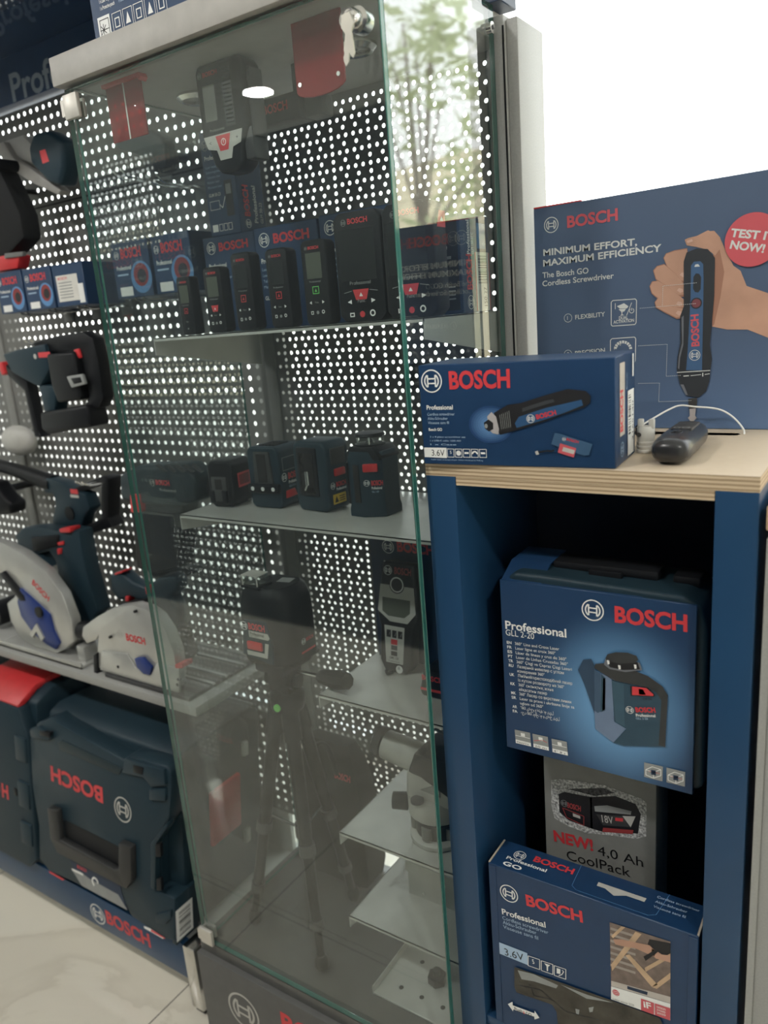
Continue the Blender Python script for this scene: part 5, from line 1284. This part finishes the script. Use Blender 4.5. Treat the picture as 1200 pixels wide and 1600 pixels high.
zp(mat('printed_case_blue', (.05, .11, .20), .4), [(720, 540), (738, 484), (760, 486), (906, 536), (890, 590), (868, 594)]); p.up(); zp(PR, [(750, 580), (762, 534), (834, 558), (822, 604)]); p.up(); zp(LGREY, [(770, 572), (776, 552), (828, 568), (822, 588)]); x0, y0 = fz(790, 518); p.text(REDP, 'BOSCH', x0, y0, .003, .015, .03, -.25); c = fz(780, 513); p.emblem(WHITE, c[0], c[1], .0022)
for a, c in zip(((660, 580), (700, 572), (724, 574)), ((700, 572), (724, 574), (734, 568))): p.line(BLK, fz(*a), fz(*c), .0022)
zp(LGREY, [(644, 578), (656, 572), (664, 590), (650, 594)])
p.build('front_print', t)
p = Pr((-.526 + W_, .874, CZ), (0, 1, 0))
p.rect(mat('pale_halo_print', (.55, .50, .44), .45), .018, .035, .044, .122); p.up(); p.text(REDP, 'BOSCH', .034, .040, .014, .050, .035, math.pi / 2); p.emblem(PALE, .030, .018, .009)
p.rect(WHITE, .060, .004, .094, .085); p.up().bars(.064, .030, .076, .080, 36, False, 9); p.text(BLK, '3165140', .090, .020, .006, .05, 0, math.pi / 2); p.text(PALE, 'Bosch GO', .056, .088, .004, .02, 0, math.pi / 2); p.rect(WHITE, .085, .10, .092, .128)
p.build('side_print', t)
t.rotation_euler = (0, 0, math.radians(4))

# screwdriver, cable clamp, cable on the worktop
SXC = -.2195; SR = .0235
t = thing('cordless_screwdriver', 'black cordless screwdriver lying on the plywood worktop', 'screwdriver', (SXC, 1.02, CZ))
b = B(mat('soft_grip_black', (.030, .031, .033), .26, noise=.2, scale=60))
rings = []
for y, k, zk in ((.937, .30, .30), (.9385, .60, .55), (.943, .82, .78), (.950, .94, .92), (.963, 1., 1.), (1.0, 1.0, 1.02), (1.04, .99, 1.02), (1.06, 1.0, 1.0), (1.073, .95, .95), (1.082, .82, .84), (1.088, .55, .6)):
    ring = []
    for i in range(32):
        a = 2 * math.pi * i / 32; cx_, sz = math.cos(a), math.sin(a)
        ring.append((SXC - .006 * (y - .94) / .16 + SR * k * math.copysign(abs(cx_) ** .8, cx_), y - .02, CZ + max(.0004, .0165 + (.0172 if sz > 0 else .0162) * zk * math.copysign(abs(sz) ** .85, sz))))
    rings.append(ring)
b.loft(rings); b.build('body', t)
ZT_ = CZ + .0340
b = B(DGREY); b.obox((SXC - .002, 1.012, ZT_ - .0016), (.026, .055, .004), .03, .0015); b.build('top_plate', t)
b = B(BLACK); b.obox((SXC - .001, .960, ZT_ - .0022), (.013, .016, .005), 0, .002); b.ell((SXC, .958, ZT_ - .0005), (.004, .004, .002)); b.build('push_button', t)
p = Pr((SXC, 0, CZ)); p.o = Vector((SXC - .010, .980, ZT_ + .0009)); p.u = Vector((1, 0, 0)); p.v = Vector((0, 1, 0)); p.n = Vector((0, 0, 1)); p.text(GRYP, 'GO', 0, 0, .009, .02, .01); p.build('lettering', t)
p = Pr((SXC - .004, .9215, CZ + .011), (1, 0, 0), (0, .35, 1)); p.emblem(GRYP, 0, 0, .0045); p.build('emblem', t)
p_ = atz(1009, 706, CZ)
t = thing('cable_clamp', 'white ribbed plastic cable clamp standing behind the blue carton', 'clamp', (p_.x, p_.y, CZ))
b = B(CREAM); b.lathe([(.0115, 0), (.012, .002), (.0115, .004), (.0105, .0045), (.0118, .007), (.0118, .009), (.0105, .0095), (.0118, .012), (.0118, .014), (.0105, .0145), (.0112, .018), (.0112, .030), (.0085, .034)], (p_.x, p_.y, CZ), n=18); b.build('body', t)
b = B(CREAM); b.box(p_.x - .010, p_.x - .003, p_.y - .004, p_.y + .004, CZ + .030, CZ + .043, .0015); b.box(p_.x + .004, p_.x + .011, p_.y - .004, p_.y + .004, CZ + .030, CZ + .043, .0015); b.build('prong', t)
b = B(DGREY); b.cyl((p_.x - .006, p_.y - .0117, CZ + .024), (p_.x - .006, p_.y - .0105, CZ + .024), .003, n=10); b.build('screw_hole', t)
b = B(WHITE)
b.tube([at(996, 668, 1.06), at(1020, 654, 1.10), at(1045, 640, 1.13), at(1063, 633.5, 1.15), at(1085, 635.5, 1.165), at(1112, 637.5, 1.170), at(1130, 642, 1.172), at(1148, 654, 1.172), (-.1755, 1.158, CZ + .004), (-.175, 1.150, CZ - .005)], .0013, 8, 5)
tag(base(b.build('charging_cable'), (-.30, 1.06, CZ)), 'thin white cable arching over the worktop in front of the board', 'cable')
p_ = atz(1014, 678, CZ)
b = B(BLACK); b.prism([(p_.x - .016, CZ), (p_.x + .010, CZ), (p_.x + .008, CZ + .008), (p_.x - .004, CZ + .016), (p_.x - .016, CZ + .014)], 'y', 1.125, 1.140, .001)
tag(base(b.build('cable_plug'), (p_.x, 1.13, CZ)), 'small black plug behind the white cable clamp', 'plug')

# ------------------------------------------------------------------ cartons inside the cabinet
YG = .920; GA, GB, GC, GD = -.444, -.184, .8715, 1.133
t = thing('laser_kit_box', 'large blue carton sleeve with pictured turret laser around a dark carrying case', 'box', (-.314, .97, GC))
GM = glow_print('halo_card', (.035, .105), .125, .145, (.16, .36, .62), (.013, .047, .118))
b = B(GM); b.box(GA, GB, YG, YG + .003, GC, GD, .0006, 1); b.build('sleeve_front', t)
b = B(NAVY)
b.prism([(YG + .003, GC), (YG + .100, GC), (YG + .100, GC + .002), (YG + .003, GC + .002)], 'x', GA, GB)
b.build('sleeve_bottom', t)
b = B(NAVY)
b.prism([(YG + .001, GD - .002), (YG + .04, 1.150), (YG + .100, 1.152), (YG + .100, 1.150), (YG + .041, 1.148), (YG + .003, GD - .004)], 'x', GA + .001, -.385)
b.build('sleeve_flap', t)
b = B(NAVY)
b.prism([(YG + .001, GD - .002), (YG + .03, 1.140), (YG + .031, 1.138), (YG + .003, GD - .004)], 'x', -.385, -.250)
b.build('sleeve_flap', t)
b = B(TEAL); b.prism([(-.440, GC + .003), (-.180, GC + .003), (-.172, GC + .012), (-.172, 1.10), (-.180, 1.128), (-.200, 1.140), (-.380, 1.144), (-.425, 1.144), (-.440, 1.13)], 'y', YG + .006, YG + .110, .010, 3); b.build('carrying_case', t)
b = B(BLACK); b.box(-.385, -.240, YG + .045, YG + .085, 1.138, 1.154, .006); b.box(-.330, -.285, YG + .035, YG + .042, 1.135, 1.150, .002); b.box(-.225, -.190, YG + .05, YG + .09, 1.134, 1.150, .005); b.build('case_handle', t)
p = Fp(YG)
g = lambda x, y: (760 + x / 3.158, 840 + y / 3.158)
Gk = lambda L: [g(*c) for c in L]
p.em(WHITE, g(525, 358), 16.6); p.tx(REDP, 'BOSCH', g(634, 414), g(992, 462), g(636, 340), .035)
p.tx(WHITE, 'Professional', g(95, 448), g(396, 492), g(96, 410), .02); p.tx(WHITE, 'GLL 2-20', g(97, 480), g(237, 501), g(98, 452), 0)
rows = (('EN', '360° Line and Cross Laser', 360), ('FR', 'Laser ligne et croix 360°', 342), ('ES', 'Láser de líneas y cruz de 360°', 396), ('PT', 'Laser de Linhas Cruzadas 360°', 403), ('TR', '360° Çizgi ve Çapraz Çizgi Lazeri', 423), ('RU', 'Лазерный нивелир с углом', 383), ('', 'измерения 360°', 288), ('UK', 'Лінійний/хрестоподібний лазер', 425), ('', 'із кутом розвороту на 360°', 385), ('KK', '360° сызықтық және', 332), ('', 'айқасатын лазер', 300), ('MK', '360° Ласер со вкрстени линии', 420), ('SR', 'Laser za prave i ukrštene linije sa', 435), ('', 'uglom od 360°', 282), ('AR', 'ليزر متقاطع وخطي 360°'[::-1], 332), ('FA', 'ليزر خطى و متعامد 360 درجه'[::-1], 362))
for k, (c_, s_, xr) in enumerate(rows):
    x0 = 142 + 2.0 * k; y0 = 528 + 22.6 * k; sl = .128 + .0030 * k
    if c_: p.tx(WHITE, c_, g(x0 - 40, y0 - 6), g(x0 - 17, y0 - 3), g(x0 - 40, y0 - 19), .02)
    p.tx(WHITE, s_, g(x0, y0), g(xr, y0 + (xr - x0) * sl), g(x0, y0 - 13.5))
for x, y in ((140, 946), (228, 966), (322, 990)):
    y2 = y + 60
    p.pg(GRYP, Gk([(x, y), (x + 76, y + 16), (x + 82, y + 84), (x + 6, y + 64)])); p.up(); p.pg(WHITE, Gk([(x + 5, y + 48), (x + 80, y + 66), (x + 82, y + 84), (x + 6, y + 66)])); p.up()
    p.ln(REDP, Gk([(x + 8, y + 34), (x + 50, y + 32), (x + 72, y + 44)]), .0008) if x == 228 else p.ln(WHITE, Gk([(x + 4, y + 28), (x + 76, y + 44)]), .0008)
    p.pg(WHITE, Gk([(x + 30, y + 16), (x + 50, y + 20), (x + 52, y + 36), (x + 32, y + 32)])); p.tx(BLK, ('8 hours/12 m', '20 m', '4° 8 s')[(140, 228, 322).index(x)], g(x + 12, y + 64), g(x + 70, y + 78), g(x + 12, y + 55))
for x, y in ((780, 1106), (890, 1132)):
    p.pg(GRYP, Gk([(x, y), (x + 92, y + 22), (x + 90, y + 94), (x, y + 72)])); p.up(); p.ln(WHITE, Gk([(x + 8, y + 36), (x + 40, y + 22), (x + 82, y + 36), (x + 82, y + 66), (x + 46, y + 78), (x + 8, y + 62), (x + 8, y + 36), (x + 46, y + 50), (x + 82, y + 36)]), .0009); p.ln(WHITE, Gk([(x + 46, y + 50), (x + 46, y + 78)]), .0009); p.pg(NAVYD, Gk([(x + 34, y + 36), (x + 58, y + 42), (x + 58, y + 66), (x + 34, y + 60)])); p.ln(REDP, Gk([(x + 22, y + 44), (x + 78, y + 56)]), .0005)
# the pictured laser
p.up(2); PG = mat('printed_petrol', (.030, .070, .105), .42); PL = mat('printed_pale_steel', (.16, .22, .33), .42); PK = mat('printed_charcoal', (.040, .042, .043), .42)
p.pg(mat('printed_laser_shadow', (.030, .062, .110), .42), Gk([(455, 650), (480, 600), (520, 596), (540, 640), (540, 880), (520, 820), (485, 720)])); p.up()  # shadow of the pictured laser, printed as part of the carton picture
p.pg(PL, Gk([(535, 650), (612, 690), (622, 700), (632, 905), (690, 940), (628, 1008), (540, 940), (536, 860)])); p.up()
p.pg(mat('printed_mid_blue', (.055, .100, .165), .42), Gk([(535, 650), (566, 665), (566, 855), (552, 862), (536, 850)])); p.pg(PG, Gk([(568, 668), (590, 690), (588, 850), (566, 858)])); p.pg(MATS['printed_timber'], Gk([(578, 690), (590, 694), (588, 846), (574, 850)]))
p.pg(PG, Gk([(620, 700), (680, 715), (870, 760), (895, 790), (885, 1028), (680, 1024), (628, 1008), (692, 940), (634, 905)])); p.up()
p.pg(mat('printed_petrol_light', (.045, .098, .140), .42), Gk([(622, 705), (680, 720), (685, 930), (640, 905)]))
p.pg(PK, Gk([(535, 640), (540, 620), (590, 615), (700, 640), (800, 680), (870, 730), (898, 775), (884, 1030), (852, 1020), (866, 800), (840, 760), (790, 735), (640, 704), (612, 690)])); p.up()
p.pg(MATS['poster_highlight'], Gk([(582, 622), (590, 596), (680, 590), (760, 615), (770, 650), (690, 660), (610, 645)])); p.up(); p.pg(BLK, Gk([(592, 596), (748, 610), (760, 646), (680, 650), (612, 636)])); p.up()
p.pg(PK, Gk([(590, 594), (600, 572), (640, 562), (700, 564), (744, 580), (752, 600), (735, 614), (660, 618), (612, 608)]))
for x, y in ((597, 600), (652, 625), (730, 622)): p.pg(WHITE, Gk([(x, y), (x + 12, y + 2), (x + 14, y + 20), (x + 4, y + 22)]))
p.up(); p.pg(BLK, Gk([(712, 728), (800, 738), (834, 770), (830, 780), (716, 776)])); p.up(); p.pg(REDP, Gk([(722, 730), (792, 738), (828, 770), (826, 777), (722, 772)])); p.pg(mat('dark_red_print2', (.30, .02, .03), .45), Gk([(754, 742), (776, 745), (790, 772), (756, 770)])); p.tx(BLK, 'OFF ON', g(776, 795), g(820, 799), g(776, 786), .01)
p.em(WHITE, g(710, 846), 5.6); p.tx(REDP, 'BOSCH', g(741, 856), g(838, 858), g(741, 834), .035); p.tx(WHITE, 'Professional', g(742, 878), g(838, 881), g(742, 865), .02); p.tx(PALE, 'GLL 2-20', g(742, 892), g(800, 894), g(742, 882), 0)
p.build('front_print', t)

YC = 1.0
t = thing('battery_carton', 'grey battery carton with pictured battery supporting the large blue kit carton', 'box', (-.335, 1.03, .388))
b = B(mat('grey_card', (.26, .26, .24), .45)); b.box(-.421, -.249, YC, YC + .07, .388, GC, .001, 1); b.build('carton', t)
p = Fp(YC); h_ = lambda x, y: (740 + x / 3.158, 1180 + y / 3.158); Hk = lambda L: [h_(*c) for c in L]
p.pg(mat('frosted_white_print', (.48, .48, .46), .6, noise=.85, scale=260), Hk([(383, 122), (430, 116), (640, 145), (830, 215), (854, 235), (852, 400), (800, 412), (660, 392), (560, 384), (470, 350), (400, 310), (385, 250)])); p.up()
p.pg(BLK, Hk([(420, 190), (450, 180), (575, 205), (700, 200), (800, 240), (826, 290), (812, 385), (640, 378), (580, 360), (470, 320), (425, 280)])); p.pg(MATS['frosted_white_print'], Hk([(575, 205), (584, 205), (588, 360), (578, 360)])); p.up()
p.pg(mat('frosted_dark_print', (.07, .07, .07), .6, noise=.9, scale=300), Hk([(460, 165), (640, 160), (700, 185), (600, 200)]))
p.pg(GRYP, Hk([(596, 250), (660, 246), (780, 275), (776, 292), (600, 276)])); p.pg(DGREY, Hk([(606, 290), (735, 300), (772, 352), (640, 345)])); p.up(); p.tx(LGREY, '18V', h_(636, 328), h_(692, 338), h_(640, 296), .01); p.pg(REDP, Hk([(700, 306), (738, 310), (738, 326), (700, 322)])); p.pg(LGREY, Hk([(735, 298), (800, 300), (776, 354)]))
p.pg(mat('dim_red_print', (.35, .05, .05), .5), Hk([(640, 356), (790, 368), (786, 388), (636, 376)])); p.ln(mat('dim_red_print', (.35, .05, .05), .5), Hk([(440, 258), (545, 300), (545, 345), (460, 305), (440, 258)]), .0012); p.pg(LGREY, Hk([(490, 284), (526, 298), (528, 312), (492, 300)])); p.tx(mat('dim_red_print', (.35, .05, .05), .5), 'BOSCH', h_(464, 256), h_(530, 276), h_(466, 232), .03); p.em(GRYP, h_(448, 236), 5)
p.tx(REDP, 'NEW!', h_(399, 420), h_(592, 470), h_(402, 372), .035); p.tx(BLK, '4,0 Ah', h_(614, 488), h_(838, 550), h_(618, 446), .0); p.tx(BLK, 'CoolPack', h_(462, 512), h_(775, 600), h_(468, 470), .0)
p.build('front_print', t)

YF = .888; z1_ = .685
t = thing('product_box', 'blue screwdriver set carton with hang hole, photograph and film window on the cabinet shelf', 'box', (-.317, .918, .388))
b = B(NAVY); b.box(-.468, -.166, YF, YF + .060, .388, z1_, .0012, 1); b.box(-.4675, -.456, YF - .0012, YF + .002, .390, z1_ - .003, .0004, 1); b.box(-.178, -.1665, YF - .0012, YF + .002, .390, z1_ - .003, .0004, 1); b.build('carton', t)
b = B(CARDIN); b.box(-.4685, -.466, YF + .002, YF + .058, z1_ - .001, z1_ + .0012); b.build('card_edge', t)
b = B(CARDIN); b.box(-.168, -.1655, YF + .002, YF + .058, z1_ - .001, z1_ + .0012); b.build('card_edge', t)
p = Fp(YF); j = h_; Jk = Hk
p.em(WHITE, j(175, 682), 12.8); p.tx(REDP, 'BOSCH', j(262, 738), j(541, 824), j(264, 690), .035)
p.tx(WHITE, 'Professional', j(142, 782), j(357, 850), j(143, 757), .02)
for k, s_ in enumerate(('Cordless screwdriver', 'Akku-Schrauber', 'Visseuse sans fil')): p.tx(PALE, s_, j(144 + 2 * k, 808 + 22 * k), j((370, 312, 320)[k], (882, 884, 910)[k]), j(144 + 2 * k, 792 + 22 * k))
p.up(); p.pg(PALE, Jk([(103, 912), (266, 975), (268, 1034), (106, 968)])); p.up(); p.tx(BLK, '3.6V', j(156, 984), j(250, 1014), j(156, 952), .0)
for k, (x, y) in enumerate(((270, 988), (335, 1012), (399, 1036))):
    p.ln(WHITE, Jk([(x, y), (x + 57, y + 19), (x + 57, y + 68), (x, y + 48), (x, y)]), .0011)
    if k == 0: p.tx(WHITE, '5', j(x + 22, y + 38), j(x + 32, y + 41), j(x + 22, y + 18), .01)
    elif k == 1: p.pg(WHITE, Jk([(x + 14, y + 12), (x + 44, y + 22), (x + 34, y + 30), (x + 33, y + 52), (x + 27, y + 50), (x + 26, y + 27)]))
    else: p.pg(WHITE, Jk([(x + 12, y + 12), (x + 30, y + 18), (x + 30, y + 42), (x + 12, y + 38)])); p.ln(WHITE, Jk([(x + 38, y + 22), (x + 46, y + 30), (x + 38, y + 44), (x + 22, y + 50)]), .0012)
# photograph: hands fixing slats
p.pg(mat('printed_grey_brown', (.20, .15, .125), .6, noise=.2, scale=90), Jk([(672, 822), (972, 918), (972, 1222), (680, 1135)])); p.up()
for k in range(7): p.pg(mat('printed_slat_light', (.36, .31, .27), .6), Jk([(676, 846 + 30 * k), (800, 886 + 30 * k), (800, 898 + 30 * k), (676, 858 + 30 * k)]))
p.up(); p.pg(BLK, Jk([(868, 905), (972, 925), (972, 1000), (905, 970), (860, 930)])); p.pg(mat('printed_pale_table', (.55, .50, .45), .6), Jk([(680, 1110), (972, 1190), (972, 1222), (680, 1136)])); p.up()
for L in ([(800, 868), (830, 880), (685, 1062), (680, 1030)], [(690, 900), (750, 846), (730, 842), (680, 890)], [(750, 985), (770, 980), (910, 1130), (880, 1140)], [(880, 1140), (972, 1070), (972, 1100), (905, 1150)], [(845, 1046), (972, 975), (972, 996), (850, 1066)]): p.pg(WOODP, Jk(L))
p.up(); p.pg(SKIN, Jk([(690, 905), (730, 905), (870, 935), (905, 970), (890, 990), (800, 950), (740, 940), (700, 930)])); p.pg(SKIN, Jk([(972, 985), (930, 980), (900, 960), (880, 950), (880, 975), (900, 1000), (940, 1010), (972, 1020)])); p.up(); p.pg(BLK, Jk([(840, 990), (900, 955), (912, 966), (850, 1012)])); p.pg(NAVYD, Jk([(760, 1135), (860, 1165), (858, 1180), (760, 1150)]))
p.up(); p.pg(WHITE, Jk([(680, 1136), (972, 1222), (972, 1305), (680, 1200)])); p.up(); c = p.q(*j(704, 1168)); p.disc(PR, c[0], c[1], .0052, 18)
for k in range(4): p.up(); p.ln(WHITE, Jk([(688, 1158 + 8 * k), (720, 1166 + 8 * k)]), .0006)
p.tx(GRYP, 'reddot winner 2020', j(688, 1200), j(795, 1235), j(688, 1190)); p.pg(PR, Jk([(828, 1195), (892, 1217), (892, 1275), (828, 1252)])); p.pg(PR, Jk([(897, 1219), (972, 1243), (972, 1303), (897, 1277)])); p.up(); p.tx(WHITE, 'iF', j(842, 1236), j(880, 1248), j(842, 1208), .03)
for k, s_ in enumerate(('DESIGN', 'AWARD', '2020')): p.tx(WHITE, s_, j(906, 1240 + 14 * k), j(950, 1254 + 14 * k), j(906, 1231 + 14 * k), .01)
# film window, arrow
p.pg(CUTOUT, Jk([(204, 1040), (420, 1112), (700, 1210), (920, 1290), (980, 1420), (430, 1420), (412, 1260), (390, 1225), (215, 1165), (205, 1140)])); p.up()
for L in ([(220, 1055), (300, 1075), (420, 1130), (410, 1145), (300, 1110), (240, 1100)], [(430, 1125), (560, 1175), (690, 1215), (560, 1195)], [(505, 1245), (525, 1250), (522, 1275), (508, 1268)], [(570, 1240), (595, 1235), (590, 1260), (575, 1262)]): p.pg(GRYP, Jk(L))
for L in ([(230, 1130), (330, 1150), (460, 1260), (620, 1300)], [(280, 1120), (300, 1180), (390, 1200)]): p.ln(BLK, Jk(L), .0016)
p.up(); p.pg(WHITE, Jk([(172, 1222), (196, 1210), (196, 1228), (304, 1268), (304, 1254), (328, 1290), (304, 1298), (302, 1284), (198, 1248), (198, 1258)])); p.up(); p.tx(BLK, 'Push', j(206, 1252), j(246, 1267), j(207, 1237), .01); p.tx(REDP, '&', j(249, 1268), j(257, 1271), j(249, 1255), .02); p.tx(BLK, 'GO', j(262, 1273), j(290, 1283), j(262, 1259), .01)
p.build('front_print', t)
p = Pr((-.468, YF, z1_), (1, 0, 0), (0, 1, 0)); p.emblem(WHITE, .036, .036, .0095); p.bosch(.058, .034, .0115, .062); p.text(WHITE, 'Professional', .020, .020, .0065, .064, .02); p.text(WHITE, 'GO', .020, .006, .008, .03, .03)
p.up(); hole = [(.170, .028), (.185, .020), (.200, .028), (.225, .028), (.226, .036), (.158, .036), (.158, .028)]; p.poly(LGREY, hole); p.up()
a_ = [(.125, .058), (.127, .012), (.135, .006), (.236, .006), (.245, .012), (.252, .058)]
for q1, q2 in zip(a_, a_[1:]): p.line(GLOWB, q1, q2, .0006)
for k, s_ in enumerate(('Cordless screwdriver', 'Akku-Schrauber', 'Visseuse sans fil')): p.text(PALE, s_, .238, .044 - .010 * k, .0045, (.056, .042, .042)[k])
p.build('top_print', t)

# ------------------------------------------------------------------ the next display at the right edge
t = thing('steel_cabinet', 'grey metal cabinet with timber top edge at the right border, beside the blue cabinet', 'cabinet', (.05, 1.0, 0))
b = B(POWD); b.box(-.100, .25, .885, 1.20, .02, 1.245, .003); b.build('carcass', t)
b = B(POWD); b.box(-.107, -.099, .883, .888, .02, 1.235); b.build('edge_strip', t)
b = B(WOODP); b.box(-.108, .26, .878, 1.205, 1.245, 1.272, .002); b.build('timber_top', t)
b = B(BLACK); b.box(-.09, .24, .90, 1.19, 0, .02); b.build('plinth', t)
